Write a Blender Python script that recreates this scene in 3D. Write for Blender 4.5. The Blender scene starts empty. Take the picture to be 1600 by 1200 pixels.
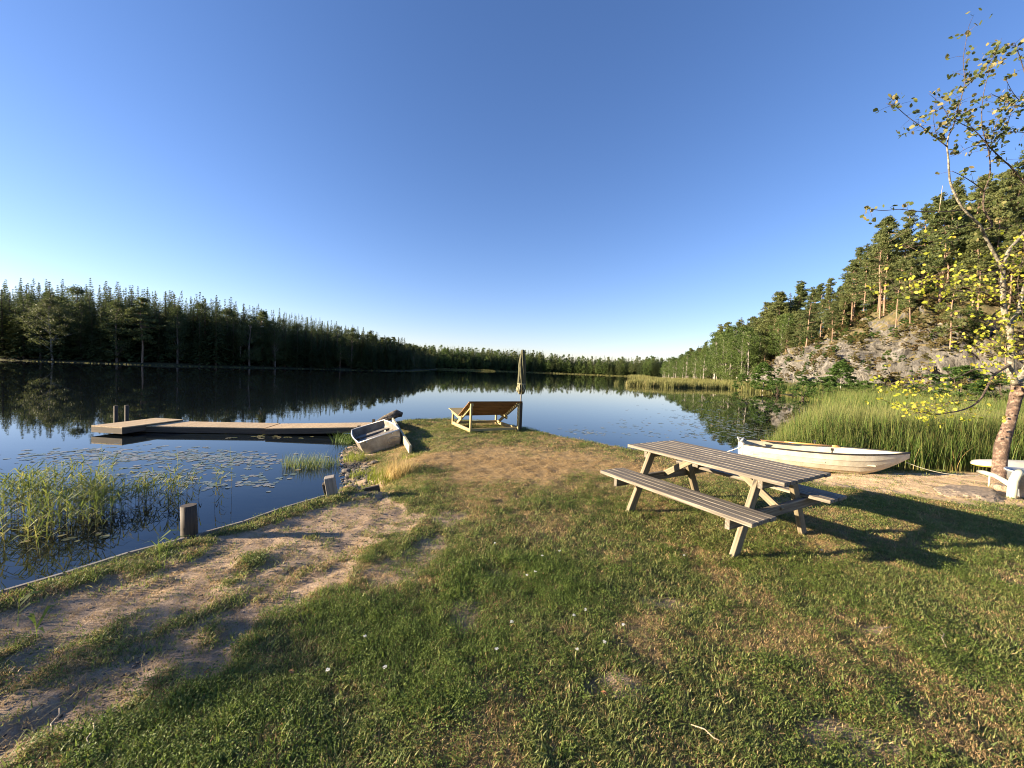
import bpy, math, random
import numpy as np
from mathutils import Vector, Matrix, noise
R = math.radians
random.seed(7)
rng = np.random.default_rng(7)
sc = bpy.context.scene
COL = sc.collection
PI = math.pi

# ------------------------------------------------------------------ camera
EYE = 2.1
F = 601.0
_p = math.atan(23 / F); _a = math.atan(.039)
_F = Vector((0, math.cos(_p), -math.sin(_p)))
_R0 = Vector((1, 0, 0)); _U0 = Vector((0, math.sin(_p), math.cos(_p)))
_R = _R0 * math.cos(_a) + _U0 * math.sin(_a)
_U = _U0 * math.cos(_a) - _R0 * math.sin(_a)
cam = bpy.data.objects.new('camera', bpy.data.cameras.new('camera')); COL.objects.link(cam)
m = Matrix((( _R.x, _U.x, -_F.x, 0), (_R.y, _U.y, -_F.y, 0), (_R.z, _U.z, -_F.z, EYE), (0, 0, 0, 1)))
cam.matrix_world = m
cam.data.sensor_width = 36; cam.data.lens = F / 1600 * 36
cam.data.clip_start = .05; cam.data.clip_end = 5000
sc.camera = cam

def ray(px, py): return _F + _R * ((px - 800) / F) + _U * ((600 - py) / F)
def P(px, py, z):                      # the point at height z seen at a pixel of the photograph
    d = ray(px, py); return Vector((0, 0, EYE)) + d * ((z - EYE) / d.z)
def PY(px, py, Y):
    d = ray(px, py); return Vector((0, 0, EYE)) + d * (Y / d.y)
def px_of(x, y, z):
    v = Vector((x, y, z - EYE)); k = v.dot(_F)
    if k < .1: return (-9999, -9999)
    return (800 + F * v.dot(_R) / k, 600 - F * v.dot(_U) / k)

# ------------------------------------------------------------------ light
EL = R(12.5); DL = R(7)
to_sun = Vector((-math.cos(EL) * math.cos(DL), -math.cos(EL) * math.sin(DL), math.sin(EL)))
sun = bpy.data.objects.new('sun', bpy.data.lights.new('sun', 'SUN')); COL.objects.link(sun)
sun.data.energy = 5.0; sun.data.angle = R(.5); sun.data.color = (1, .82, .58)
sun.rotation_euler = to_sun.to_track_quat('Z', 'Y').to_euler()
w = bpy.data.worlds.new('World'); sc.world = w; w.use_nodes = True
nt = w.node_tree; bg = nt.nodes['Background']
sky = nt.nodes.new('ShaderNodeTexSky'); sky.sky_type = 'NISHITA'; sky.sun_disc = False
sky.sun_elevation = R(14); sky.sun_rotation = math.atan2(to_sun.x, to_sun.y)
sky.altitude = 100; sky.air_density = 1.0; sky.dust_density = .2; sky.ozone_density = 3.0
hs = nt.nodes.new('ShaderNodeHueSaturation'); hs.inputs['Saturation'].default_value = 1.12
gm = nt.nodes.new('ShaderNodeMix'); gm.data_type = 'RGBA'; gm.blend_type = 'MULTIPLY'; gm.inputs[0].default_value = 1; gm.inputs[7].default_value = (1.13, .93, 1.06, 1)
nt.links.new(sky.outputs[0], hs.inputs['Color']); nt.links.new(hs.outputs[0], gm.inputs[6]); nt.links.new(gm.outputs[2], bg.inputs['Color'])
bg.inputs['Strength'].default_value = .058
sc.view_settings.view_transform = 'Standard'; sc.view_settings.look = 'None'
sc.view_settings.exposure = 2.08; sc.view_settings.gamma = 1
sc.cycles.pixel_filter_type = 'BLACKMAN_HARRIS'; sc.cycles.filter_width = 1.05; sc.cycles.max_bounces = 6; sc.cycles.transparent_max_bounces = 8
sc.cycles.caustics_reflective = False; sc.cycles.caustics_refractive = False

# ------------------------------------------------------------------ helpers
def tag(o, label=None, cat=None, group=None, kind=None):
    if label: o['label'] = label
    if cat: o['category'] = cat
    if group: o['group'] = group
    if kind: o['kind'] = kind
    return o
def empty(name, loc, rz=0, label=None, cat=None, group=None):
    o = bpy.data.objects.new(name, None); COL.objects.link(o)
    o.location = loc; o.rotation_euler = (0, 0, rz); o.empty_display_size = .2
    return tag(o, label, cat, group)
def link(name, me, parent=None, loc=None):
    o = bpy.data.objects.new(name, me); COL.objects.link(o)
    if parent is not None: o.parent = parent
    if loc is not None: o.location = loc
    return o
def npmesh(name, v, f, mat=None, smooth=False):
    """v (N,3) array, f list/array of quads or tris"""
    me = bpy.data.meshes.new(name)
    v = np.asarray(v, dtype=np.float32)
    if isinstance(f, np.ndarray):
        k = f.shape[1]; nf = len(f)
        me.vertices.add(len(v)); me.vertices.foreach_set('co', v.ravel())
        me.loops.add(nf * k); me.loops.foreach_set('vertex_index', f.astype(np.int32).ravel())
        me.polygons.add(nf); me.polygons.foreach_set('loop_start', np.arange(0, nf * k, k, dtype=np.int32))
        me.update(calc_edges=True)
    else:
        me.from_pydata([tuple(map(float, q)) for q in v], [], f)
    if smooth: me.polygons.foreach_set('use_smooth', np.ones(len(me.polygons), dtype=bool))
    if mat: me.materials.append(mat)
    me.validate(); me.update()
    return me
class MB:
    def __init__(s): s.v = []; s.f = []; s.g = []; s.sm = []
    def box(s, c, ax, ay, az, sx, sy, sz, taper=1.0):
        c = Vector(c); ax = Vector(ax).normalized(); ay = Vector(ay).normalized(); az = Vector(az).normalized()
        n = len(s.v); off = random.uniform(0, 50)
        for i in (-1, 1):
            t = taper if i > 0 else 1
            for j in (-1, 1):
                for k in (-1, 1):
                    s.v.append(c + ax * (i * sx / 2) + ay * (j * sy * t / 2) + az * (k * sz * t / 2))
                    s.g.append((i * sx / 2 + off, j * sy / 2 + off * .37, k * sz / 2 + off * .71))
        for q in ((0, 1, 3, 2), (4, 6, 7, 5), (0, 4, 5, 1), (2, 3, 7, 6), (0, 2, 6, 4), (1, 5, 7, 3)):
            s.f.append([n + i for i in q]); s.sm.append(False)
    def bar(s, a, b, wd, th, up=(0, 0, 1)):    # a board from a to b; th measured along 'up'
        a = Vector(a); b = Vector(b); x = (b - a); L = x.length; x.normalize()
        y = Vector(up).cross(x); 
        if y.length < 1e-4: y = Vector((0, 1, 0)).cross(x)
        y.normalize(); z = x.cross(y)
        s.box((a + b) / 2, x, y, z, L, wd, th)
    def tube(s, pts, rad, seg=8, cap=True, bump=0):
        pts = [Vector(p) for p in pts]; n0 = len(s.v); N = len(pts)
        if not hasattr(rad, '__len__'): rad = [rad] * N
        t0 = (pts[1] - pts[0]).normalized(); ref = Vector((0, 0, 1)) if abs(t0.z) < .9 else Vector((1, 0, 0))
        u = ref.cross(t0).normalized(); L = 0; off = random.uniform(0, 20)
        for i, p in enumerate(pts):
            if i == 0: t = pts[1] - pts[0]
            elif i == N - 1: t = pts[-1] - pts[-2]
            else: t = pts[i + 1] - pts[i - 1]
            t.normalize(); u = (u - t * u.dot(t)).normalized(); v_ = t.cross(u)
            if i: L += (p - pts[i - 1]).length
            for k in range(seg):
                a = 2 * PI * k / seg; r = rad[i] * (1 + (random.uniform(-bump, bump) if bump else 0))
                s.v.append(p + u * (math.cos(a) * r) + v_ * (math.sin(a) * r)); s.g.append((L + off, math.cos(a) * r, math.sin(a) * r))
        for i in range(N - 1):
            for k in range(seg):
                a = n0 + i * seg + k; b = n0 + i * seg + (k + 1) % seg
                s.f.append([a, b, b + seg, a + seg]); s.sm.append(True)
        if cap:
            s.f.append([n0 + k for k in range(seg)][::-1]); s.sm.append(False)
            s.f.append([n0 + (N - 1) * seg + k for k in range(seg)]); s.sm.append(False)
    def face(s, pts):
        n = len(s.v)
        for p in pts: s.v.append(Vector(p)); s.g.append(tuple(p))
        s.f.append(list(range(n, n + len(pts)))); s.sm.append(False)
    def mesh(s, name, mat):
        me = bpy.data.meshes.new(name); me.from_pydata([tuple(q) for q in s.v], [], s.f)
        at = me.attributes.new('gc', 'FLOAT_VECTOR', 'POINT'); at.data.foreach_set('vector', np.array(s.g, dtype=np.float32).ravel())
        me.polygons.foreach_set('use_smooth', np.array(s.sm, dtype=bool)); me.materials.append(mat); me.update()
        return me
    def build(s, name, mat, parent=None, bevel=0):
        o = link(name, s.mesh(name, mat), parent)
        if bevel:
            b = o.modifiers.new('bevel', 'BEVEL'); b.width = bevel; b.segments = 1; b.limit_method = 'ANGLE'
        return o

# ------------------------------------------------------------------ materials
def mat(name):
    m = bpy.data.materials.new(name); m.use_nodes = True
    return m, m.node_tree, m.node_tree.nodes['Principled BSDF']
def N(nt, t, **kw):
    n = nt.nodes.new(t)
    for k, v in kw.items():
        if k.startswith('i_'): n.inputs[k[2:].replace('_', ' ')].default_value = v
        else: setattr(n, k, v)
    return n
def ramp(nt, fac, stops):
    r = nt.nodes.new('ShaderNodeValToRGB'); e = r.color_ramp.elements
    while len(e) < len(stops): e.new(.5)
    for q, (p_, c) in zip(e, stops): q.position = p_; q.color = (*c, 1) if len(c) == 3 else c
    nt.links.new(fac, r.inputs[0]); return r.outputs[0]
def mixc(nt, fac, a, b, mode='MIX'):
    n = nt.nodes.new('ShaderNodeMix'); n.data_type = 'RGBA'; n.blend_type = mode
    for s_, v in ((n.inputs[0], fac), (n.inputs[6], a), (n.inputs[7], b)):
        if isinstance(v, (int, float)): s_.default_value = v
        elif isinstance(v, tuple): s_.default_value = (*v, 1)
        else: nt.links.new(v, s_)
    return n.outputs[2]
def math_(nt, op, a, b=0.0, clamp=False):
    n = nt.nodes.new('ShaderNodeMath'); n.operation = op; n.use_clamp = clamp
    for s_, v in ((n.inputs[0], a), (n.inputs[1], b)):
        if isinstance(v, (int, float)): s_.default_value = v
        else: nt.links.new(v, s_)
    return n.outputs[0]
def noise_(nt, scale, vec=None, detail=4, rough=.55, mapscale=None):
    n = nt.nodes.new('ShaderNodeTexNoise'); n.inputs['Scale'].default_value = scale
    n.inputs['Detail'].default_value = detail; n.inputs['Roughness'].default_value = rough
    if vec is None:
        vec = nt.nodes.new('ShaderNodeNewGeometry').outputs['Position']
    if mapscale:
        mp = nt.nodes.new('ShaderNodeMapping'); mp.inputs['Scale'].default_value = mapscale
        nt.links.new(vec, mp.inputs[0]); vec = mp.outputs[0]
    nt.links.new(vec, n.inputs['Vector']); return n.outputs['Fac']
def bump(nt, bsdf, h, strength=.4, dist=.01):
    b = nt.nodes.new('ShaderNodeBump'); b.inputs['Strength'].default_value = strength; b.inputs['Distance'].default_value = dist
    nt.links.new(h, b.inputs['Height']); nt.links.new(b.outputs[0], bsdf.inputs['Normal'])
def attr(nt, name):
    a = nt.nodes.new('ShaderNodeAttribute'); a.attribute_name = name; return a

def wood(name, c1, c2, c3, rough=.75, grain=1.0):
    m, nt, b = mat(name)
    g = attr(nt, 'gc').outputs['Vector']
    n1 = noise_(nt, 1, g, 6, .65, (2.2 * grain, 55, 55)); n2 = noise_(nt, 1, g, 3, .5, (1.5, 9, 9))
    n3 = noise_(nt, 1, g, 2, .5, (5, 14, 14))
    c = ramp(nt, n1, [(.3, c1), (.5, c2), (.68, c3)])
    rnd = nt.nodes.new('ShaderNodeNewGeometry').outputs['Random Per Island']
    c = mixc(nt, math_(nt, 'MULTIPLY', rnd, .35), c, c1)
    c = mixc(nt, math_(nt, 'MULTIPLY', ramp(nt, n2, [(.4, (0, 0, 0)), (.7, (1, 1, 1))]), .35), c, tuple(q * .55 for q in c2))
    c = mixc(nt, ramp(nt, n3, [(.7, (0, 0, 0)), (.78, (1, 1, 1))]), c, tuple(q * .4 for q in c1))
    nt.links.new(c, b.inputs['Base Color']); b.inputs['Roughness'].default_value = rough
    bump(nt, b, n1, .5, .003); return m
W_TABLE = wood('weathered_wood', (.05, .042, .032), (.17, .142, .105), (.38, .335, .255))
W_EDGE = wood('board_edge_wood', (.09, .07, .045), (.22, .18, .11), (.38, .31, .19))
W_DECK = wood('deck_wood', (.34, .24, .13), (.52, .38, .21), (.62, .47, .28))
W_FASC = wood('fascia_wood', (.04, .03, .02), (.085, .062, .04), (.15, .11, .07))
W_PINE = wood('treated_pine', (.24, .18, .075), (.40, .31, .13), (.50, .40, .19))
W_SLAT = wood('slat_wood', (.12, .06, .02), (.23, .12, .04), (.32, .18, .07))
W_DARK = wood('dark_wood', (.035, .028, .02), (.07, .055, .035), (.11, .09, .06))
W_POST = wood('post_wood', (.02, .015, .01), (.05, .036, .024), (.10, .075, .048))
W_GREY = wood('grey_board', (.14, .12, .10), (.26, .235, .20), (.36, .33, .28))
W_PALE = wood('pale_board', (.28, .25, .15), (.42, .38, .24), (.52, .47, .32))
W_OAR = wood('oar_wood', (.40, .20, .06), (.55, .30, .10), (.62, .38, .15), .35)

def leafmat(name, c1, c2, trans=.35, obj=.5, c3=None, rough=.6, attr_h=None):
    m, nt, b = mat(name); nt.nodes.remove(b); out = nt.nodes['Material Output']
    g = nt.nodes.new('ShaderNodeNewGeometry'); oi = nt.nodes.new('ShaderNodeObjectInfo')
    f = math_(nt, 'ADD', math_(nt, 'MULTIPLY', g.outputs['Random Per Island'], 1 - obj), math_(nt, 'MULTIPLY', oi.outputs['Random'], obj))
    c = ramp(nt, f, [(.05, c1), (.95, c2)] if not c3 else [(.05, c1), (.6, c2), (.97, c3)])
    if attr_h:
        a = attr(nt, 'h').outputs['Fac']
        for lo, hi, cc, k in attr_h:
            c = mixc(nt, math_(nt, 'MULTIPLY', ramp(nt, a, [(lo, (0, 0, 0)), (hi, (1, 1, 1))]) if lo < hi else ramp(nt, a, [(hi, (1, 1, 1)), (lo, (0, 0, 0))]), k), c, cc)
    d = nt.nodes.new('ShaderNodeBsdfPrincipled'); d.inputs['Roughness'].default_value = rough
    d.inputs['Specular IOR Level'].default_value = .3
    t = nt.nodes.new('ShaderNodeBsdfTranslucent'); mx = nt.nodes.new('ShaderNodeMixShader'); mx.inputs[0].default_value = trans
    nt.links.new(c, d.inputs['Base Color']); nt.links.new(c, t.inputs['Color'])
    nt.links.new(d.outputs[0], mx.inputs[1]); nt.links.new(t.outputs[0], mx.inputs[2]); nt.links.new(mx.outputs[0], out.inputs['Surface'])
    return m
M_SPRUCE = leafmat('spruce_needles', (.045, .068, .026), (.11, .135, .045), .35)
M_PINE = leafmat('pine_needles', (.075, .105, .036), (.165, .18, .06), .4)
M_BIRCHF = leafmat('birch_foliage', (.055, .095, .022), (.12, .165, .04), .35)
M_PALEF = leafmat('pale_foliage', (.08, .10, .035), (.14, .155, .06), .3)
M_BUSH = leafmat('bush_foliage', (.04, .085, .018), (.09, .15, .03), .35)
M_UNDER = leafmat('heather', (.06, .075, .02), (.15, .12, .045), .2, .6, (.16, .10, .05))
M_GRASS = leafmat('grass_blades', (.085, .12, .032), (.20, .235, .068), .42, .45, (.36, .31, .12))
M_CLOVER = leafmat('clover_leaves', (.08, .13, .022), (.18, .23, .045), .4, .4)
M_DRY = leafmat('dry_grass', (.22, .15, .065), (.42, .29, .13), .3, .5, (.5, .37, .2))
M_TALLG = leafmat('tall_grass', (.07, .125, .022), (.19, .24, .05), .45, .4)
M_YGRASS = leafmat('yellow_grass', (.16, .20, .02), (.32, .36, .05), .4, .4)
M_STRAW = leafmat('straw_grass', (.36, .26, .09), (.56, .42, .18), .35, .4)
M_REED = leafmat('reed_leaves', (.04, .085, .014), (.12, .18, .032), .4, .25, (.28, .27, .08), attr_h=[(.28, .0, (.34, .29, .10), .85), (.80, 1, (.34, .27, .12), .6)])
M_FRINGE = leafmat('fringe_reeds', (.10, .12, .035), (.19, .19, .06), .3, .4, (.28, .23, .09))
M_REED2 = leafmat('sparse_reeds', (.09, .14, .025), (.22, .26, .05), .45, .3, (.42, .36, .12), attr_h=[(.6, .3, (.09, .075, .045), .85)])
M_RUSH = leafmat('rush_blades', (.06, .12, .02), (.13, .2, .04), .35, .5, (.22, .22, .08))
M_LEAFY = leafmat('yellow_leaves', (.22, .26, .02), (.42, .44, .05), .5, .1, (.62, .48, .08))
M_LEAFO = leafmat('olive_leaves', (.05, .07, .018), (.12, .145, .035), .45, .1, (.35, .28, .12))
M_PETAL = leafmat('white_petals', (.6, .6, .52), (.8, .8, .72), .2)
M_DEADL = leafmat('dead_leaf', (.25, .10, .04), (.4, .2, .09), .2)

def simple(name, col, rough=.5, metal=0, n=None, bumpk=0, coat=0):
    m, nt, b = mat(name); b.inputs['Roughness'].default_value = rough; b.inputs['Metallic'].default_value = metal
    b.inputs['Coat Weight'].default_value = coat
    if n:
        tc = nt.nodes.new('ShaderNodeTexCoord').outputs['Object']
        f = noise_(nt, n[0], tc, 6, .65)
        c = ramp(nt, f, [(.35, n[1]), (.65, col)]); nt.links.new(c, b.inputs['Base Color'])
        if bumpk: bump(nt, b, f, bumpk, .01)
    else: b.inputs['Base Color'].default_value = (*col, 1)
    return m
M_WHITE = simple('white_gelcoat', (.56, .53, .43), .4, n=(5, (.42, .39, .30)), coat=.2)
M_HULLIN = simple('cream_gelcoat', (.52, .48, .36), .5, n=(4, (.38, .345, .25)))
M_BLACK = simple('black_rubber', (.02, .02, .02), .6)
M_ALU = simple('aluminium', (.42, .37, .30), .45, .55, n=(5, (.22, .19, .15)), bumpk=.15)
M_ALU2 = simple('aluminium_inside', (.24, .22, .19), .6, .3, n=(6, (.12, .11, .095)), bumpk=.1)
M_ALURIM = simple('aluminium_rim', (.62, .61, .57), .4, .5)
M_GALV = simple('galvanised_steel', (.42, .44, .45), .5, .6, n=(14, (.27, .29, .31)), bumpk=.15)
M_WPAINT = simple('cream_paint', (.46, .44, .33), .55, n=(9, (.58, .56, .40)), bumpk=.1)
M_YELLOW = simple('yellow_gelcoat', (.75, .62, .12), .4)
M_ROPE = simple('rope_fibre', (.62, .58, .46), .8)
M_TWIGP = simple('dry_twig', (.34, .27, .18), .8)
M_CANVAS = simple('olive_canvas', (.09, .09, .045), .85, n=(30, (.06, .058, .03)), bumpk=.3)
M_STRAP = simple('pale_strap', (.42, .39, .24), .8)
M_METAL = simple('grey_metal_pole', (.5, .5, .48), .4, .6)
M_MOTOR = simple('motor_plastic', (.12, .12, .14), .4)

def rockmat(name, c1, c2, c3, sc_=1.0, moss=None):
    m, nt, b = mat(name)
    n1 = noise_(nt, .9 * sc_, None, 8, .68); n2 = noise_(nt, 5 * sc_, None, 6, .7, (1, 1, .35))
    c = ramp(nt, n1, [(.3, c1), (.5, c2), (.7, c3)])
    c = mixc(nt, math_(nt, 'MULTIPLY', ramp(nt, n2, [(.40, (1, 1, 1)), (.53, (0, 0, 0))]), .75), c, tuple(q * .35 for q in c1))
    n3 = noise_(nt, .25 * sc_, None, 5, .7); c = mixc(nt, math_(nt, 'MULTIPLY', ramp(nt, n3, [(.45, (0, 0, 0)), (.6, (1, 1, 1))]), .6), c, tuple(q * .8 for q in c1))
    if moss:
        g = nt.nodes.new('ShaderNodeNewGeometry'); a = attr(nt, 'moss').outputs['Fac']
        nn = noise_(nt, .35, None, 8, .75); mm = math_(nt, 'ADD', a, math_(nt, 'MULTIPLY', math_(nt, 'SUBTRACT', nn, .5), 2.4))
        sx = nt.nodes.new('ShaderNodeSeparateXYZ'); nt.links.new(g.outputs['True Normal'], sx.inputs[0])
        mm = math_(nt, 'ADD', mm, math_(nt, 'MULTIPLY', math_(nt, 'SUBTRACT', sx.outputs[2], .72), .8))
        mc = ramp(nt, noise_(nt, 1.6, None, 5, .7), [(.32, moss[0]), (.5, moss[1]), (.68, moss[2])])
        c = mixc(nt, ramp(nt, mm, [(.42, (0, 0, 0)), (.56, (1, 1, 1))]), c, mc)
    nt.links.new(c, b.inputs['Base Color']); b.inputs['Roughness'].default_value = .9
    h = math_(nt, 'ADD', n1, math_(nt, 'MULTIPLY', n2, .6)); bump(nt, b, h, .8, .25 / sc_); return m
M_HILL = rockmat('mossy_gneiss', (.055, .052, .047), (.145, .133, .115), (.285, .262, .225), 1.0, ((.055, .06, .018), (.11, .09, .035), (.17, .125, .06)))
M_STONE = rockmat('shore_stone', (.06, .055, .045), (.14, .12, .10), (.26, .22, .18), 9)
M_SLAB = rockmat('flat_stone', (.20, .155, .11), (.31, .24, .17), (.40, .32, .23), 6)
def barkmat(name, c1, c2, c3, s=18):
    m, nt, b = mat(name); tc = nt.nodes.new('ShaderNodeTexCoord').outputs['Object']
    n1 = noise_(nt, s, tc, 8, .7); n2 = noise_(nt, s * .35, tc, 4, .6)
    c = ramp(nt, n1, [(.34, c1), (.5, c2), (.66, c3)]); c = mixc(nt, math_(nt, 'MULTIPLY', ramp(nt, n2, [(.45, (0, 0, 0)), (.6, (1, 1, 1))]), .7), c, c1)
    nt.links.new(c, b.inputs['Base Color']); b.inputs['Roughness'].default_value = .9; bump(nt, b, n1, .9, .02); return m
M_BARK = barkmat('peeling_bark', (.04, .028, .02), (.13, .08, .055), (.30, .235, .175), 16)
M_BARKP = barkmat('pale_bark', (.06, .052, .04), (.24, .215, .155), (.46, .42, .32), 26)
M_TWIG = barkmat('twig_bark', (.05, .035, .025), (.10, .07, .05), (.17, .13, .10), 30)
M_PTRUNK = simple('pine_trunk', (.30, .20, .13), .9, n=(9, (.17, .11, .075)))
M_STRUNK = simple('spruce_trunk', (.17, .13, .10), .9, n=(9, (.09, .07, .055)))
M_BTRUNK = simple('birch_trunk', (.42, .38, .32), .8, n=(14, (.16, .14, .12)))
M_DRIFT = barkmat('driftwood', (.03, .025, .02), (.10, .08, .06), (.32, .26, .18), 10)

# ------------------------------------------------------------------ terrain
LAKE = np.array([(-200, 30), (-60, -25), (-16, -6), (-12, 1.0), (-9, 2.2), (-6.5, 1.9), (-4.6, 1.3), (-3.9, 1.75), (-3.4, 2.54), (-3.26, 2.78), (-3.11, 3.11),
 (-2.9, 3.41), (-2.65, 3.81), (-2.5, 4.2), (-2.27, 4.61), (-2.16, 4.78), (-2.42, 5.3), (-2.62, 6.15), (-3.11, 7.22), (-3.57, 8.17), (-3.95, 9.0), (-4.05, 10.5),
 (-3.95, 11.6), (-3.3, 12.6), (-2.1, 13.2), (-.4, 12.9), (1.0, 11.5), (1.8, 10.1), (2.8, 9.0), (3.7, 8.4), (4.9, 8.3), (5.6, 8.9), (7, 9.2), (9, 9.5), (12, 9.9),
 (16, 10.6), (22, 12.5), (30, 17), (38, 25), (42, 36), (39, 46), (37.3, 50.8), (40.2, 60.4), (45, 77), (51, 102.6), (53, 121), (60, 150), (62, 180), (80, 230), (97, 305),
 (75, 318), (50, 330), (25, 330), (0, 325), (-15.5, 315), (-48, 305), (-60, 295), (-48.7, 250.8), (-42, 190), (-35.7, 142), (-39, 117), (-54, 107), (-62, 93),
 (-70, 84), (-79, 79.4), (-90, 77.4), (-101, 75.6), (-150, 70), (-200, 60)], dtype=float)
def sdf(x, y, poly=LAKE):
    """distance to the shoreline, positive on land"""
    x = np.asarray(x, float); y = np.asarray(y, float); d = np.full(x.shape, 1e18); ins = np.zeros(x.shape, bool)
    n = len(poly)
    for i in range(n):
        ax, ay = poly[i]; bx, by = poly[(i + 1) % n]
        ex, ey = bx - ax, by - ay; t = np.clip(((x - ax) * ex + (y - ay) * ey) / (ex * ex + ey * ey), 0, 1)
        d = np.minimum(d, (x - ax - t * ex) ** 2 + (y - ay - t * ey) ** 2)
        c = ((ay > y) != (by > y)) & (x < (bx - ax) * (y - ay) / (by - ay + 1e-12) + ax); ins ^= c
    d = np.sqrt(d); return np.where(ins, -d, d)
_T = rng.random((256, 256))
def vn(x, y, s, seed=0):
    x = np.asarray(x, float) / s + seed * 17.3 + 1000; y = np.asarray(y, float) / s + seed * 9.1 + 1000
    i = np.floor(x).astype(int); j = np.floor(y).astype(int); u = x - i; v = y - j
    u = u * u * (3 - 2 * u); v = v * v * (3 - 2 * v)
    T = lambda a, b: _T[a % 256, b % 256]
    return (T(i, j) * (1 - u) + T(i + 1, j) * u) * (1 - v) + (T(i, j + 1) * (1 - u) + T(i + 1, j + 1) * u) * v
def fbm(x, y, s, seed=0, o=4):
    r = 0; a = .5; t = 0
    for k in range(o): r = r + a * vn(x, y, s / 2 ** k, seed + k); t += a; a *= .55
    return r / t
def sm(t): t = np.clip(t, 0, 1); return t * t * (3 - 2 * t)
def ground_h(x, y, sd=None):
    x = np.asarray(x, float); y = np.asarray(y, float)
    if sd is None: sd = sdf(x, y)
    wdt = np.full(x.shape, .7)
    wdt = np.where((x < -1.6) & (y < 5.05), .1, wdt)
    wdt = np.where((x < -1.2) & (y >= 5.05) & (y < 11), 1.2 + 1.1 * sm((y - 6.5) / 1.5), wdt)
    beach = sm((x - 4.2) / 1.6) * (y > 0)
    wdt = wdt * (1 - beach) + 3.0 * beach
    far = (y > 20) | (np.abs(x) > 30)
    z = .47 * sm(sd / wdt)
    z = np.where(sd < 0, -1.4 * sm(-sd / 4) - .05 * sm(-sd / .2), z)
    z = z + np.where(sd > 0, ((fbm(x, y, 1.6, 3) - .5) * .05 + (fbm(x, y, .22, 4, 2) - .5) * .028) * np.clip(sd / .6, 0, 1), 0) * (~far)
    z = z - .06 * sm((y - 8) / 4) * np.exp(-((x + 1) / 5.) ** 2) * (sd > .3)
    farz = .45 * sm(sd / 3) + np.clip(sd - 4, 0, 60) * .10 * (x < 30) + (fbm(x, y, 14, 5) - .5) * 1.2 * np.clip(sd / 12, 0, 1)
    farz = np.where(sd < 0, z, farz)
    z = np.where(far, farz, z)
    return z
def gz(x, y): return float(ground_h(np.array([x]), np.array([y]))[0])
def path_b(y): return np.interp(y, [0, 1.45, 1.9, 2.4, 2.9, 3.7, 4.3, 4.75, 5.2], [-2.0, -1.6, -1.38, -1.3, -1.12, -.85, -.85, -1.2, -1.8])
def masks(x, y, sd):
    """bare soil, dry straw, beach sand (0..1) by place"""
    nb = fbm(x, y, .5, 11); a = .5 * x + .87 * y; b = .87 * x - .5 * y
    ns = fbm(a * .3, b, .35, 21)
    bare = sm((path_b(y) - x + (nb - .5) * 1.1 + (fbm(x, y, .15, 15) - .5) * .5) / .28) * sm((sd - .10 - (nb - .5) * .5) / .2) * (x < 0) * (y < 5.2)
    bare = bare * (1 - .62 * sm((ns - .64) / .14)) * (1 - .7 * sm((fbm(x, y, .3, 16) - .60) / .07))
    for cx, cy, rx, ry in ((-.72, 3.35, .2, .4), (-.88, 2.95, .22, .22), (-.02, 3.0, .2, .1), (-.25, 2.5, .14, .22), (-.6, 4.1, .25, .3), (1.2, 2.7, .3, .12), (1.65, 1.7, .3, .12), (2.5, 2.5, .3, .12), (.6, 1.95, .22, .1)):
        q = ((x - cx) / rx) ** 2 + ((y - cy) / ry) ** 2
        bare = np.maximum(bare, .62 * sm((1.2 - q + (nb - .5) * 2.4) / .8))
    dry = sm(1.25 - np.sqrt(((x - .1) / 2.3) ** 2 + ((y - 6.6) / 1.75) ** 2) + (fbm(x, y, .9, 5) - .5) * 1.6)
    dry = np.maximum(dry, sm(1.2 - np.sqrt(((x - 2.2) / 1.5) ** 2 + ((y - 6.6) / 1.1) ** 2) + (nb - .5) * 1.4))
    dry = np.maximum(dry, .55 * sm((fbm(x, y, .8, 31) - .57) / .1) * (x > .3))
    dry = np.maximum(dry, .5 * sm((fbm(x, y, .45, 37) - .56) / .1))
    shore = sm((.9 - sd) / .5) * ((x > .6) & (y > 6) & (x < 4.5)); dry = np.maximum(dry, .8 * shore)
    edge = sm((np.interp(x, [5, 7.2], [2.6, 4.0]) - sd + (nb - .5) * .9) / .35) * sm((sd + .3) / .3)
    beach = edge * (1 - sm((x - 6.6) / .6) * sm((1.05 - sd + (nb - .5) * .5) / .3)) * sm((x - 4.5) / .6) * (x < 30) * (y > 0) * (y < 30)
    bank = sm((.62 - sd + (nb - .5) * .6) / .25) * ((x < -1.2) & (y > 5.0) & (y < 9.9)) * sm((sd + .5) / .3)
    return bare, dry, beach, bank

def axis(lo, hi, st, far_lo, far_hi, g=1.08):
    a = list(np.arange(lo, hi, st)); q = a[-1]; s_ = st
    while q < far_hi: s_ *= g; q += s_; a.append(q)
    q = a[0]; s_ = st; b = []
    while q > far_lo: s_ *= g; q -= s_; b.append(q)
    return np.array(b[::-1] + a)
gx = axis(-4.4, 9.0, .055, -2200, 2200, 1.075); gy = axis(1.0, 13.6, .055, -300, 2600, 1.075)
X, Y = np.meshgrid(gx, gy); SD = sdf(X, Y); Z = ground_h(X, Y, SD)
nx, ny = len(gx), len(gy)
bare, dry, beach, bank = masks(X, Y, SD)
trk = sm(1 - np.abs(X - path_b(Y) + .55 + (fbm(X, Y, .6, 41) - .5) * .3) / .12) * (SD > .3) * (Y < 5)
near = (Y < 14) & (Y > -5) & (np.abs(X) < 12)
Z = Z - bare * .025 * near - trk * .012 * near + beach * (fbm(X, Y, .22, 51, 3) - .5) * .05 + bank * (fbm(X, Y, .3, 52, 3) - .5) * .09
Z = Z + near * (SD > .2) * (fbm(X, Y, .12, 53, 2) - .5) * .018 * (1 + bare)
idx = np.arange(nx * ny).reshape(ny, nx)
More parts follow.
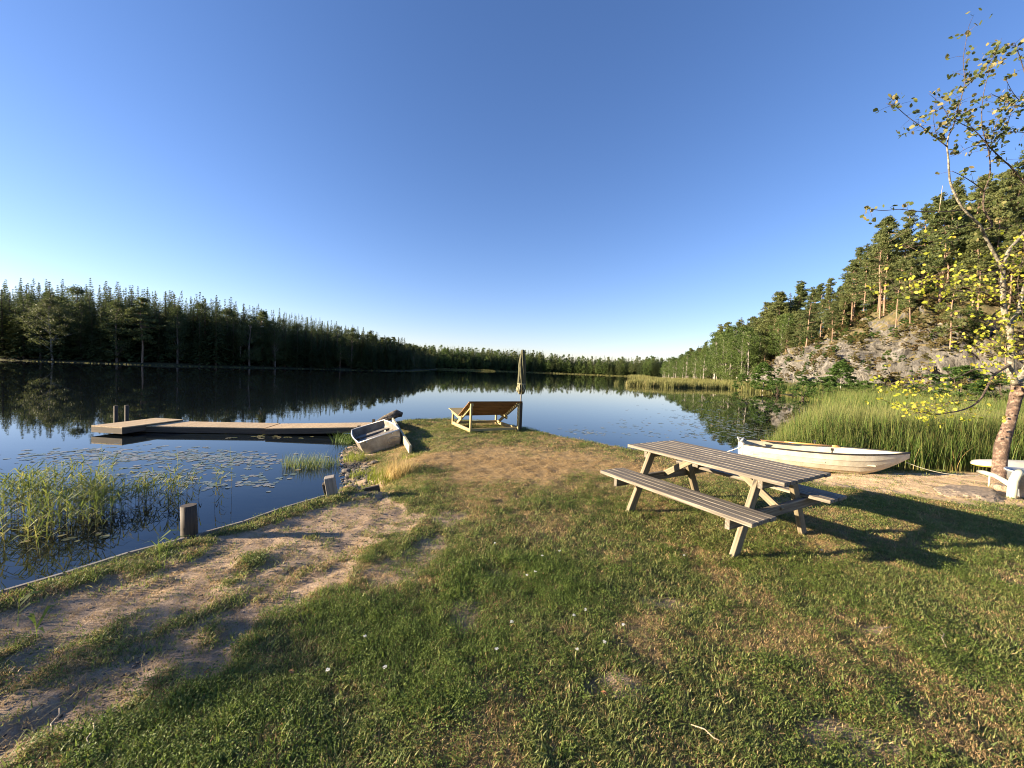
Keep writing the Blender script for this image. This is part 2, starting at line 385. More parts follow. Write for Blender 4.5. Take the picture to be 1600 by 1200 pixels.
quads = np.stack([idx[:-1, :-1], idx[:-1, 1:], idx[1:, 1:], idx[1:, :-1]], -1).reshape(-1, 4)
m, nt, b = mat('ground_soil')
pos = None
soil = ramp(nt, noise_(nt, 9, None, 8, .7), [(.3, (.22, .155, .10)), (.5, (.40, .29, .195)), (.7, (.52, .39, .27))])
speck = ramp(nt, noise_(nt, 160, None, 3, .7), [(.38, (.13, .095, .065)), (.54, (.42, .31, .21)), (.7, (.62, .50, .37))])
soil = mixc(nt, .5, soil, speck)
lawn = ramp(nt, noise_(nt, 14, None, 8, .75), [(.35, (.05, .048, .018)), (.5, (.12, .105, .04)), (.66, (.24, .185, .09))])
straw = ramp(nt, noise_(nt, 60, None, 6, .75), [(.32, (.14, .10, .045)), (.5, (.30, .21, .10)), (.68, (.44, .32, .17))])
sand = ramp(nt, noise_(nt, 30, None, 6, .7), [(.3, (.33, .22, .12)), (.5, (.50, .36, .21)), (.7, (.60, .45, .29))])
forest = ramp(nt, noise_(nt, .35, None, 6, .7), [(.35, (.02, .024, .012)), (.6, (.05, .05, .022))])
br = math_(nt, 'ADD', attr(nt, 'bare').outputs['Fac'], math_(nt, 'MULTIPLY', math_(nt, 'SUBTRACT', noise_(nt, 45, None, 5, .7), .5), .9))
c = mixc(nt, attr(nt, 'dry').outputs['Fac'], lawn, straw)
c = mixc(nt, ramp(nt, br, [(.35, (0, 0, 0)), (.6, (1, 1, 1))]), c, soil)
c = mixc(nt, attr(nt, 'beach').outputs['Fac'], c, sand)
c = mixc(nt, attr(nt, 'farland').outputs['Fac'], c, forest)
nt.links.new(c, b.inputs['Base Color']); b.inputs['Roughness'].default_value = .95; b.inputs['Specular IOR Level'].default_value = .2
hh = math_(nt, 'ADD', noise_(nt, 55, None, 8, .75), math_(nt, 'MULTIPLY', noise_(nt, 9, None, 5, .6), 1.6)); bump(nt, b, hh, .9, .022)
M_GROUND = m
me = npmesh('ground', np.stack([X, Y, Z], -1).reshape(-1, 3), quads, M_GROUND, True)
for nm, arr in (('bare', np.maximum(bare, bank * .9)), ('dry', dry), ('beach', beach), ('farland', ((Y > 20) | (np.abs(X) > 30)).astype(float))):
    at = me.attributes.new(nm, 'FLOAT', 'POINT'); at.data.foreach_set('value', arr.astype(np.float32).ravel())
tag(link('ground', me), 'grassy lakeside ground with worn sandy path and beach', kind='structure')

# water
m, nt, b = mat('lake_water'); b.inputs['Base Color'].default_value = (.006, .009, .011, 1); b.inputs['Roughness'].default_value = .015
b.inputs['IOR'].default_value = 1.333
n1 = noise_(nt, 1, None, 2, .5, (.9, 2.2, 1)); n2 = noise_(nt, 1, None, 2, .5, (7, 11, 1))
bump(nt, b, math_(nt, 'ADD', n1, math_(nt, 'MULTIPLY', n2, .12)), .015, .05)
me = npmesh('water', [(-240, -40, 0), (140, -40, 0), (140, 360, 0), (-240, 360, 0)], [(0, 1, 2, 3)], m)
tag(link('water', me), 'still dark lake reflecting the forest and sky', kind='structure')

# ------------------------------------------------------------------ rocky hill on the right
TP = [(80, 2, 7, 24), (66, 14, 5.2, 25), (56, 26, 5.2, 25), (49, 38, 5.2, 25.5), (43.5, 51, 6.6, 27.5), (45, 64, 6.4, 27), (50, 80, 4.6, 20), (57, 104, 1.5, 9), (68, 150, .8, 4), (90, 225, .6, 5), (115, 300, .5, 6), (130, 360, .5, 7)]
def cat(p0, p1, p2, p3, t):
    return tuple(.5 * (2 * b_ + (c_ - a_) * t + (2 * a_ - 5 * b_ + 4 * c_ - d_) * t * t + (3 * b_ - a_ - 3 * c_ + d_) * t ** 3) for a_, b_, c_, d_ in zip(p0, p1, p2, p3))
tc_ = []
for i in range(len(TP) - 1):
    q = [TP[max(i - 1, 0)], TP[i], TP[i + 1], TP[min(i + 2, len(TP) - 1)]]
    k = 46 if i < 7 else 22
    for j in range(k): tc_.append(cat(*q, j / k))
tc_.append(TP[-1]); tc_ = np.array(tc_); NS = len(tc_)
tan = np.gradient(tc_[:, :2], axis=0)
for _ in range(30): tan[1:-1] = (tan[:-2] + tan[1:-1] * 2 + tan[2:]) / 4
tan /= np.linalg.norm(tan, axis=1)[:, None]; nor = np.stack([tan[:, 1], -tan[:, 0]], -1)
ds = np.concatenate([np.linspace(-3, 8, 50), 8 + np.linspace(.05, 1, 70) ** 1.3 * 72]); ND = len(ds)
HP = np.zeros((NS, ND, 3)); MO = np.zeros((NS, ND))
for i in range(NS):
    hr, ht = tc_[i, 2], tc_[i, 3]
    for j, d in enumerate(ds):
        x = tc_[i, 0] + nor[i, 0] * d; y = tc_[i, 1] + nor[i, 1] * d
        n1 = noise.fractal(Vector((x * .11, y * .11, 2)), 1, 2.1, 5); dd = d + n1 * 2.2
        rockz = hr * float(sm((dd + .4) / 5.5)) ** .9
        up = (ht - hr) * float(np.clip((dd - 3) / 34, 0, 1)) ** .92
        if dd > 37: up -= (dd - 37) * .08
        z = -.15 + rockz + up
        k = min(1, max(0, (dd + 2) / 3)) * min(1, hr / 4)
        st = noise.hetero_terrain(Vector((x * .30, y * .30, z * .5)), .9, 2.2, 5, .6)
        cr = abs(noise.noise(Vector((x * .6, y * .6, z * .22 + 9)))) 
        cr2 = abs(noise.noise(Vector((x * 1.7, y * 1.7, z * .6 + 4))))
        amt = (st - .6) * .55 * k
        z += amt + n1 * .7 * k - max(0, .14 - cr) * 3.0 * k * (1 if dd < 9 else .4)
        push = (noise.fractal(Vector((x * .5, y * .5, z * .5)), 1, 2, 4) * .8 - max(0, .12 - cr) * 6 - max(0, .1 - cr2) * 3) * k * (1 if dd < 9 else .35)
        if dd < 14:
            vd, vp = noise.voronoi(Vector((x * .42, y * .42, z * .6))); q0 = vp[0]; hsh = math.sin(q0.x * 12.9 + q0.y * 78.2 + q0.z * 37.7) * 437.5; hsh -= math.floor(hsh)
            vd2, vp2 = noise.voronoi(Vector((x * 1.1, y * 1.1, z * 1.3))); q0 = vp2[0]; h2 = math.sin(q0.x * 12.9 + q0.y * 78.2 + q0.z * 37.7) * 437.5; h2 -= math.floor(h2)
            fk = k * float(sm((14 - dd) / 5)); push += (hsh * 1.7 + h2 * .6 - 1.0 - 1.4 * max(0, .12 - (vd[1] - vd[0])) / .12) * fk; z += (h2 - .5) * .35 * fk
        HP[i, j] = (x - nor[i, 0] * push, y - nor[i, 1] * push, z if d > -2.8 else -1)
        MO[i, j] = min(1, max(0, (dd - 3.2) / 4.5)) * .62 + .1 * (dd > 9) + (.33 if hr > 4 else .6) + (.25 if d < -1 else 0)
idx = np.arange(NS * ND).reshape(NS, ND)
quads = np.stack([idx[:-1, :-1], idx[1:, :-1], idx[1:, 1:], idx[:-1, 1:]], -1).reshape(-1, 4)
me = npmesh('rocky_hill', HP.reshape(-1, 3), quads[:, ::-1], M_HILL, False)
at = me.attributes.new('moss', 'FLOAT', 'POINT'); at.data.foreach_set('value', MO.astype(np.float32).ravel())
tag(link('rocky_hill', me), 'steep gneiss hillside with moss and heather above the reeds', kind='structure')

# ------------------------------------------------------------------ scatter (stuff)
def scatter(name, pts, rz, scl, ix, srcs, label, cat_, tilt=None):
    c = bpy.data.collections.new(name + '_kinds')
    for i, me in enumerate(srcs):
        o = bpy.data.objects.new('%s_source_%02d' % (name, i), me); c.objects.link(o)
    pts = np.asarray(pts, np.float32)
    me = bpy.data.meshes.new(name); me.vertices.add(len(pts)); me.vertices.foreach_set('co', pts.ravel())
    rot = np.zeros((len(pts), 3), np.float32); rot[:, 2] = rz
    if tilt is not None: rot[:, :2] = tilt
    a = me.attributes.new('rot', 'FLOAT_VECTOR', 'POINT'); a.data.foreach_set('vector', rot.ravel())
    a = me.attributes.new('scl', 'FLOAT', 'POINT'); a.data.foreach_set('value', np.asarray(scl, np.float32))
    a = me.attributes.new('ix', 'INT', 'POINT'); a.data.foreach_set('value', np.asarray(ix, np.int32))
    o = link(name, me); ng = bpy.data.node_groups.new(name + '_nodes', 'GeometryNodeTree')
    ng.interface.new_socket(name='Geometry', in_out='INPUT', socket_type='NodeSocketGeometry')
    ng.interface.new_socket(name='Geometry', in_out='OUTPUT', socket_type='NodeSocketGeometry')
    n = ng.nodes; gi = n.new('NodeGroupInput'); go = n.new('NodeGroupOutput'); ip = n.new('GeometryNodeInstanceOnPoints')
    ci = n.new('GeometryNodeCollectionInfo'); ci.inputs['Collection'].default_value = c; ci.inputs['Separate Children'].default_value = True
    ip.inputs['Pick Instance'].default_value = True
    def na(nm, t):
        q = n.new('GeometryNodeInputNamedAttribute'); q.data_type = t; q.inputs['Name'].default_value = nm; return q.outputs['Attribute']
    L = ng.links.new
    L(gi.outputs[0], ip.inputs['Points']); L(ci.outputs[0], ip.inputs['Instance']); L(na('ix', 'INT'), ip.inputs['Instance Index'])
    e2r = n.new('FunctionNodeEulerToRotation'); L(na('rot', 'FLOAT_VECTOR'), e2r.inputs[0]); L(e2r.outputs[0], ip.inputs['Rotation'])
    L(na('scl', 'FLOAT'), ip.inputs['Scale']); L(ip.outputs[0], go.inputs[0])
    md = o.modifiers.new('scatter', 'NODES'); md.node_group = ng
    return tag(o, label, cat_, kind='stuff')

def blades(n, rad, h0, h1, wd, lean, mat_, seed, segs=3, name='blades', curl=.5, flat=0):
    r = random.Random(seed); V = []; Fc = []; H = []
    for _ in range(n):
        a = r.uniform(0, 2 * PI); q = rad * math.sqrt(r.random()); bx, by = math.cos(a) * q, math.sin(a) * q
        h = r.uniform(h0, h1); d = r.uniform(0, 2 * PI); l = r.uniform(.1, lean) * h; w_ = wd * r.uniform(.6, 1.3)
        sx, sy = math.cos(d + PI / 2) * w_ / 2, math.sin(d + PI / 2) * w_ / 2; k0 = len(V)
        for s_ in range(segs + 1):
            t = s_ / segs; off = l * (t ** (1 + curl)); z = h * (t - .25 * (l / h) * t * t) * (1 - flat * t * .5) - .004
            ww = (1 - t ** 1.8) if s_ < segs else 0; x = bx + math.cos(d) * off; y = by + math.sin(d) * off
            if s_ < segs:
                V += [(x - sx * ww, y - sy * ww, z), (x + sx * ww, y + sy * ww, z)]; H += [t, t]
            else: V.append((x, y, z)); H.append(1)
        for s_ in range(segs - 1): Fc.append((k0 + 2 * s_, k0 + 2 * s_ + 1, k0 + 2 * s_ + 3, k0 + 2 * s_ + 2))
        Fc.append((k0 + 2 * segs - 2, k0 + 2 * segs - 1, k0 + 2 * segs))
    me = bpy.data.meshes.new(name); me.from_pydata(V, [], Fc); me.materials.append(mat_)
    at = me.attributes.new('h', 'FLOAT', 'POINT'); at.data.foreach_set('value', np.array(H, np.float32)); return me
def leaves_low(n, rad, size, mat_, seed, h=.03):
    r = random.Random(seed); V = []; Fc = []
    for _ in range(n):
        a = r.uniform(0, 2 * PI); q = rad * math.sqrt(r.random()); c = Vector((math.cos(a) * q, math.sin(a) * q, r.uniform(.25, 1) * h))
        nrm = Vector((r.uniform(-.7, .7), r.uniform(-.7, .7), 1)).normalized(); u = nrm.orthogonal().normalized(); u.rotate(Matrix.Rotation(r.uniform(0, 6.3), 3, nrm)); v = nrm.cross(u)
        s_ = size * r.uniform(.6, 1.3); k = len(V)
        V += [c - u * s_, c - v * s_ * .55 - u * s_ * .1, c + u * s_ + nrm * s_ * -.2, c + v * s_ * .55 - u * s_ * .1]; Fc.append((k, k + 1, k + 2, k + 3))
    me = bpy.data.meshes.new('low_leaves'); me.from_pydata(V, [], Fc); me.materials.append(mat_); return me

# lawn
srcs = [blades(11, .05, .012, .034, .0056, 1.2, M_GRASS, 1), blades(11, .05, .010, .03, .0054, 1.4, M_GRASS, 2), blades(9, .05, .018, .046, .006, 1.0, M_GRASS, 3),
        leaves_low(34, .05, .004, M_CLOVER, 4), leaves_low(28, .05, .0052, M_CLOVER, 5, .035),
        blades(16, .05, .012, .03, .0034, 1.6, M_DRY, 6, flat=.6), blades(14, .05, .014, .038, .0034, 1.4, M_DRY, 7, flat=.5),
        blades(20, .06, .022, .058, .0045, 1.1, M_TALLG, 8), leaves_low(44, .05, .0042, M_TALLG, 9, .05)]
def lawn_points(n, x0, x1, y0, y1):
    x = rng.uniform(x0, x1, n); y = rng.uniform(y0, y1, n); return x, y
xs = []; ys = []; ss = []
for (n, x0, x1, y0, y1, s_) in ((62000, -3.6, 4.2, 1.15, 3.4, 1.0), (56000, -4.0, 7.5, 3.4, 7.0, 1.15), (34000, -4.2, 10.5, 7.0, 13.4, 1.6), (9000, 4.0, 11, 2.5, 7, 1.4), (4000, -9, -3.4, -1, 2.6, 1.6), (14000, 4.2, 13, -1.5, 3.4, 1.4), (5000, 7.5, 13, 3.4, 7, 1.4)):
    x, y = lawn_points(n, x0, x1, y0, y1); xs.append(x); ys.append(y); ss.append(np.full(n, s_))
x = np.concatenate(xs); y = np.concatenate(ys); s0 = np.concatenate(ss)
sd = sdf(x, y); ba, dr, be, bk = masks(x, y, sd)
keep = (sd > .06) & (rng.random(len(x)) > np.clip(ba * 1.1 + be * 1.1 + bk * .9, 0, 1) * .94) & (rng.random(len(x)) > dr * .35)
x, y, s0, sd, ba, dr, be = (q[keep] for q in (x, y, s0, sd, ba, dr, be))
z = ground_h(x, y, sd) + (fbm(x, y, .12, 53, 2) - .5) * .018 - ba * .02
lush = np.zeros(len(x))
for cx, cy, rx, ry in ((-.6, 2.25, .35, .35), (.3, 2.95, .35, .4), (-1.2, 1.6, .5, .3), (-.25, 2.0, .3, .25), (-1.15, 2.45, .35, .25), (-.3, 2.8, .2, .3)):
    lush = np.maximum(lush, sm(1.4 - np.sqrt(((x - cx) / rx) ** 2 + ((y - cy) / ry) ** 2) + (fbm(x, y, .2, 61) - .5) * .8))
r1 = rng.random(len(x)); r2 = rng.random(len(x)); clov = sm((fbm(x, y, .6, 71) - .47) / .08)
lushs = (r1 < lush * .3) | ((r1 > .985) & (dr < .3)) | ((sd < .3) & (r1 > .96) & (y < 5))
isdry = (r2 < dr * .85 + .21) & ~lushs
iscl = ~isdry & ~lushs & (rng.random(len(x)) < .08 + .3 * clov)
ix = rng.integers(0, 3, len(x)); ix = np.where(iscl, rng.integers(3, 5, len(x)), ix)
ix = np.where(isdry, rng.integers(5, 7, len(x)), ix); ix = np.where(lushs, rng.integers(7, 9, len(x)), ix)
scl = s0 * rng.uniform(.7, 1.35, len(x)) * (1 + .1 * lush) * np.where(dr > .5, .8, 1) * (.6 + .55 * fbm(x, y, .35, 81))
tilt = rng.normal(0, .18, (len(x), 2))
scatter('lawn_grass', np.stack([x, y, z], -1), rng.uniform(0, 6.28, len(x)), scl, ix, srcs, 'short green and straw coloured grass with clover on the shore', 'grass', tilt)

# ------------------------------------------------------------------ trees
def tri_cloud(V, Fc, c, rx, rz, n, size, r, flatn=.6):
    for _ in range(n):
        while True:
            q = Vector((r.uniform(-1, 1), r.uniform(-1, 1), r.uniform(-1, 1)))
            if q.length < 1: break
        p = c + Vector((q.x * rx, q.y * rx, q.z * rz))
        d = Vector((q.x + r.uniform(-.6, .6), q.y + r.uniform(-.6, .6), r.uniform(-.3, .7))).normalized()
        s_ = Vector((r.uniform(-1, 1), r.uniform(-1, 1), r.uniform(-1, 1) * flatn)).cross(d)
        if s_.length < .05: continue
        s_.normalize(); L = size * r.uniform(.7, 1.4); k = len(V)
        V += [p - s_ * L * .28, p + s_ * L * .28, p + d * L]; Fc.append((k, k + 1, k + 2))
def done(V, Fc, name, mat_):
    me = npmesh(name, np.array([tuple(q) for q in V]), np.array(Fc), mat_); return me
def pine(seed, dens=1.0, low=.42):
    dens *= 1.0; r = random.Random(seed); t = MB(); bend = [Vector((math.sin(k * .7 + seed) * .006 * k * .4, math.cos(k * .9 + seed) * .005 * k * .4, k / 8)) for k in range(9)]
    t.tube(bend, [.0092 * (1 - .85 * (k / 8)) + .001 for k in range(9)], 6, False)
    V = []; Fc = []; nl = 52
    def ax(z): k = min(7, int(z * 8)); f_ = z * 8 - k; return bend[k].lerp(bend[k + 1], f_)
    for i in range(nl):
        z = low + (1 - low) * ((i + r.random()) / nl) ** .9; z = min(z, .975)
        u = (z - low) / (1 - low); prof = (.45 + .55 * math.sin(min(1, u * 2.2 + .1) * PI / 2)) * (1 - u ** 1.7) * .175 + .008
        a = r.uniform(0, 2 * PI); L = prof * r.uniform(.55, 1.15); b0 = ax(z); rise = r.uniform(-.03, .04)
        d = Vector((math.cos(a), math.sin(a), 0)); e = b0 + d * L + Vector((0, 0, rise))
        t.tube([b0, b0 + d * L * .5 + Vector((0, 0, rise * .2)), e], [.003, .002, .0008], 3, False)
        for q in (.55, .8, 1.02):
            if r.random() < .9:
                c = b0.lerp(e, q) + Vector((r.uniform(-.02, .02), r.uniform(-.02, .02), r.uniform(-.004, .014)))
                tri_cloud(V, Fc, c, .038 * r.uniform(.5, 1.4) * (1.1 - .45 * u), .020 * r.uniform(.5, 1.4) * (1.1 - .4 * u), int(46 * dens), .0165, r)
    tri_cloud(V, Fc, ax(.965), .012, .03, int(36 * dens), .014, r)
    for i in range(5):       # dead stubs on the bare trunk
        z = r.uniform(.18, low); a = r.uniform(0, 6.28); b0 = ax(z); t.tube([b0, b0 + Vector((math.cos(a), math.sin(a), r.uniform(-.2, .3))) * r.uniform(.02, .06)], [.0018, .0006], 3, False)
    return t.mesh('pine_trunk', M_PTRUNK), done(V, Fc, 'pine_crown', M_PINE)
def spruce(seed, dens=1.0, wide=.16, low=.07):
    r = random.Random(seed); t = MB(); t.tube([(0, 0, 0), (0, 0, .5), (0, 0, .99)], [.012, .007, .001], 6, False)
    V = []; Fc = []; nl = 34
    for i in range(nl):
        z = low + (.99 - low) * (i / nl) ** .92; rr = wide * (1 - z) ** .82 * r.uniform(.75, 1.15) * 1.15 + .003; nb = 9 if z < .8 else 6
        for j in range(nb):
            a = 2 * PI * (j + r.random() * .8) / nb; L = rr * r.uniform(.65, 1.18) * (.7 if z > .84 else 1); d = Vector((math.cos(a), math.sin(a), 0)); n = max(3, int(20 * dens * L / .1))
            for k in range(n):
                q = (k + r.random()) / n; p = Vector((0, 0, z)) + d * L * q + Vector((0, 0, -L * .32 * q * q + r.uniform(-.004, .004)))
                sd_ = Vector((-d.y, d.x, 0)) * r.uniform(-1, 1) + d * .55 + Vector((0, 0, r.uniform(-.75, .05)))
                if z > .84: sd_ = d * .5 + Vector((r.uniform(-.3, .3), r.uniform(-.3, .3), .9))
                sd_.normalize()
                w_ = sd_.cross(Vector((r.uniform(-.4, .4), r.uniform(-.4, .4), 1))).normalized(); s_ = .021 * r.uniform(.6, 1.4) * (1.15 - .75 * z); kk = len(V)
                V += [p - w_ * s_ * .35, p + w_ * s_ * .35, p + sd_ * s_ * 1.5]; Fc.append((kk, kk + 1, kk + 2))
    return t.mesh('spruce_trunk', M_STRUNK), done(V, Fc, 'spruce_crown', M_SPRUCE)
def broad(seed, dens=1.0, m_=None, trunkm=None, low=.22, wid=.24, n_cl=90, leaf=.02, shrub=False):
    r = random.Random(seed); t = MB(); V = []; Fc = []
    if not shrub: t.tube([(0, 0, 0), (.01, .005, .35), (-.006, .01, .7), (0, 0, .95)], [.014, .01, .005, .001], 6, False)
    for i in range(n_cl):
        u = r.random(); z = low + (.97 - low) * u; prof = wid * math.sin(min(1, u * .82 + .16) * PI) ** .7 * (1 - .25 * u)
        a = r.uniform(0, 2 * PI); q = prof * math.sqrt(r.uniform(.12, 1)); c = Vector((math.cos(a) * q, math.sin(a) * q, z))
        if not shrub and i % 4 == 0: t.tube([(0, 0, max(.12, z - .16)), c], [.004, .001], 3, False)
        if shrub and i % 6 == 0: t.tube([(0, 0, 0), c * .5 + Vector((0, 0, .05)), c], [.01, .006, .002], 3, False)
        tri_cloud(V, Fc, c, .05 * r.uniform(.6, 1.4), .038, int(60 * dens), leaf * .85, r, 1)
    return t.mesh('tree_trunk', trunkm or M_BTRUNK), done(V, Fc, 'tree_crown', m_ or M_BIRCHF)
PINES = [pine(s_, 1.0, l) for s_, l in ((1, .34), (2, .42), (3, .26), (4, .48), (5, .38), (6, .18))]
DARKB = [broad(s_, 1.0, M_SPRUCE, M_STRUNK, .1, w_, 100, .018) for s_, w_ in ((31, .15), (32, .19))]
SPR = [spruce(s_, 1.0, w_) for s_, w_ in ((1, .15), (2, .125), (3, .17), (4, .135))]
BIR = [broad(s_, 1.0, M_BIRCHF, None, l, w_) for s_, l, w_ in ((1, .2, .2), (2, .3, .24), (3, .12, .17))]
PALE = [broad(11, 1.1, M_PALEF, None, .3, .34, 120), broad(12, 1, M_PALEF, None, .5, .2, 60)]
SPARSE = [broad(91, .5, M_BIRCHF, None, .2, .24, 46, .03), broad(92, .5, M_BIRCHF, None, .3, .22, 40, .03)]
YB = [broad(81, 1.5, M_BUSH, M_BTRUNK, .08, .34, 130, .04)]
BSH = [broad(s_, 1.1, M_BUSH, M_TWIG, .12, .5, 70, .045, True) for s_ in (21, 22, 23)]
def tree(kind, lib, v, x, y, z, h, label, group, cat_='tree', wide=1.0, lean=(0, 0)):
    o = empty(kind, (x, y, z - .15), random.uniform(0, 6.28), label, cat_, group)
    o.rotation_euler = (lean[0], lean[1], random.uniform(0, 6.28)); o.scale = (h * wide, h * wide, h)
    tr, cr = lib[v]; link('trunk', tr, o); link('crown', cr, o); return o
def spaced(cands, dmin):
    out = []; cell = {}
    for c in cands:
        k = (int(c[0] // dmin), int(c[1] // dmin)); ok = True
        for a in (-1, 0, 1):
            for b_ in (-1, 0, 1):
                for q in cell.get((k[0] + a, k[1] + b_), ()):
                    if (q[0] - c[0]) ** 2 + (q[1] - c[1]) ** 2 < dmin * dmin: ok = False
        if ok: cell.setdefault(k, []).append(c); out.append(c)
    return out
# left shore forest
LS = np.array([(-150, 70), (-101, 75.6), (-90, 77.4), (-79, 79.4), (-70, 84), (-62, 93), (-54, 107), (-39, 117), (-35.7, 142), (-42, 190), (-48.7, 250.8), (-60, 295)])
seg = np.linalg.norm(np.diff(LS, axis=0), axis=1); cum = np.concatenate([[0], np.cumsum(seg)])
cands = []
for _ in range(9000):
    s_ = rng.uniform(0, cum[-1]); k = int(np.searchsorted(cum, s_) - 1); k = max(0, min(k, len(seg) - 1)); t = (s_ - cum[k]) / seg[k]
    p = LS[k] * (1 - t) + LS[k + 1] * t; d = (LS[k + 1] - LS[k]) / seg[k]; nn = np.array([-d[1], d[0]]); dd = 3 + 45 * rng.random() ** 1.5
    q = p + nn * dd; cands.append((q[0], q[1], dd))
cands = [c for c in cands]
sdv = sdf(np.array([c[0] for c in cands]), np.array([c[1] for c in cands]))
cands = [(c[0], c[1], float(s_)) for c, s_ in zip(cands, sdv) if s_ > 2.5]
pts = spaced(cands, 2.5)
def skyl(px):   # tree-top height against place along the shore, metres
    return float(np.interp(px, [-60, 0, 150, 300, 420, 520, 600, 650, 690], [17, 17, 18.5, 17.5, 16, 14.5, 13.5, 13.5, 15]))
vis = []
for (x, y, dd) in pts:
    p_ = px_of(x, y, 6)
    if -45 < p_[0] < 720: vis.append((x, y, dd, p_[0]))
vis.sort(key=lambda c: c[2])
front = vis[:330]; rear = vis[330:]
ns = npn = 0
for i, (x, y, dd, pxx) in enumerate(front):
    z = gz(x, y); h = skyl(pxx) * random.uniform(.68, .95) * (.9 if dd < 6 else 1)
    if random.random() < .32:
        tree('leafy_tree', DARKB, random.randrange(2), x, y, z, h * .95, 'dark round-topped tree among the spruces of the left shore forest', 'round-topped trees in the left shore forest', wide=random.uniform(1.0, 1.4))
    elif random.random() < .12:
        npn += 1; tree('pine_tree', PINES, random.randrange(6), x, y, z, h, 'dark pine among the spruces of the shaded left shore forest', 'pines in the left shore forest', wide=random.uniform(1.2, 1.6))
    else:
        ns += 1; tree('spruce_tree', SPR, random.randrange(4), x, y, z, h, 'dark spruce in the shaded forest on the left shore', 'spruces in the left shore forest', wide=random.uniform(1.25, 1.75))
if rear:
    A = np.array([(c[0], c[1]) for c in rear]); zz = ground_h(A[:, 0], A[:, 1])
    hh = np.array([skyl(c[3]) for c in rear]) * rng.uniform(.8, 1.05, len(rear))
    scatter('forest', np.stack([A[:, 0], A[:, 1], zz - .3], -1), rng.uniform(0, 6.28, len(rear)), hh * 1.0, rng.integers(0, 4, len(rear)), [c[1] for c in SPR], 'dense dark forest behind the left shore trees', 'forest')
for (px, bp, D, h, v, wd, lab) in ((82, 562, 79, 12.5, 0, 1.1, 'large pale round-crowned broadleaf tree leaning over the left shore'), (128, 563, 84, 10.5, 1, 1.3, 'small pale broadleaf tree right of the large round-crowned one'),
                               (18, 560, 84, 10.5, 1, 1.3, 'pale leafy tree at the far left end of the shore'), (375, 572, 95, 9.5, 1, 1.0, 'slim pale-trunked birch with tufted crown at the dark forest edge'),
                               (255, 570, 90, 11, 1, 1.1, 'light green tree in the middle of the dark left forest edge'), (180, 566, 86, 10, 1, 1.2, 'yellowish leafy tree between birches on the left shore'),
  (215, 568, 88, 8, 1, 1.2, 'low pale tree just right of the yellowish one'), (300, 570, 92, 9.5, 1, 1, 'slim pale tree left of the pale-trunked birch'), (345, 571, 96, 7.5, 1, 1.3, 'short bushy pale tree beside the pale-trunked birch'), (430, 574, 100, 9.5, 1, 1, 'light birch right of the pale-trunked birch'), (500, 576, 118, 9, 1, 1.2, 'pale birch halfway to the end of the left shore')):
    q = PY(px, bp - 4, D); tree('birch_tree', PALE, v, q.x, q.y, gz(q.x, q.y), h, lab, None, wide=wd, lean=(0, R(-6) if v == 0 else R(random.uniform(-4, 4))))
# far forest across the lake
cands = []
for _ in range(16000):
    x = rng.uniform(-95, 190); y = rng.uniform(296, 400); cands.append((x, y, 0))
pts = spaced(cands, 2.8); A = np.array([(c[0], c[1]) for c in pts]); sdv = sdf(A[:, 0], A[:, 1]); kp = (sdv > 2.5) & (sdv < 62); A = A[kp]; sdv = sdv[kp]
zz = ground_h(A[:, 0], A[:, 1], sdv); hh = rng.uniform(10.5, 16.5, len(A)) + 2.0 * fbm(A[:, 0], A[:, 1], 30, 3)
hh *= np.where(sdv < 8, .72, 1)
ix = rng.integers(0, 4, len(A)); ix = np.where(rng.random(len(A)) < np.where(sdv < 12, .45, .12), rng.integers(4, 7, len(A)), ix); ix = np.where(rng.random(len(A)) < .16, rng.integers(7, 9, len(A)), ix)
far_lib = []
for k in range(4): far_lib.append(spruce(40 + k, .6, .22)[1])
for k in range(3): far_lib.append(broad(50 + k, .6, M_BIRCHF, None, .12, .26, 60, .03)[1])
for k in range(2): far_lib.append(pine(60 + k, .6, .3)[1])
scatter('far_forest', np.stack([A[:, 0], A[:, 1], zz - .3], -1), rng.uniform(0, 6.28, len(A)), hh, ix, far_lib, 'far-off mixed forest across the end of the lake', 'forest')

# right hillside: pines standing on the slope
def hill_at(i, d):
    j = int(np.argmin(np.abs(ds - d))); return HP[i, j]
cands = []
for _ in range(9000):
    i = random.randrange(0, NS); d = 3.5 + 50 * random.random() ** .85; q = hill_at(i, d)
    if tc_[i, 3] < 8: continue
    cands.append((q[0], q[1], q[2], d, i))
random.shuffle(cands); pts = spaced(cands, 2.7); n_p = 0
for (x, y, z, d, i) in pts:
    p_ = px_of(x, y, z + 6)
    if not (1080 < p_[0] < 1680): continue
    if d < 6.5 and random.random() < .5: continue
    if n_p >= 262: break
    if d > 37: continue
    n_p += 1; h = random.uniform(10, 15) if d > 9 else random.uniform(5, 10)
    if random.random() < .12:
        tree('spruce_tree', SPR, random.randrange(4), x, y, z, h * 1.0, 'slim green spruce among the pines on the sunlit rocky hillside', 'spruces on the right hillside', wide=1.05)
    else:
        tree('pine_tree', PINES, random.randrange(6), x, y, z, h, 'sunlit pine with bare reddish trunk on the rocky hillside', 'pines on the right hillside', wide=random.uniform(.8, 1.2), lean=(R(random.uniform(-3, 3)), R(random.uniform(-3, 3))))
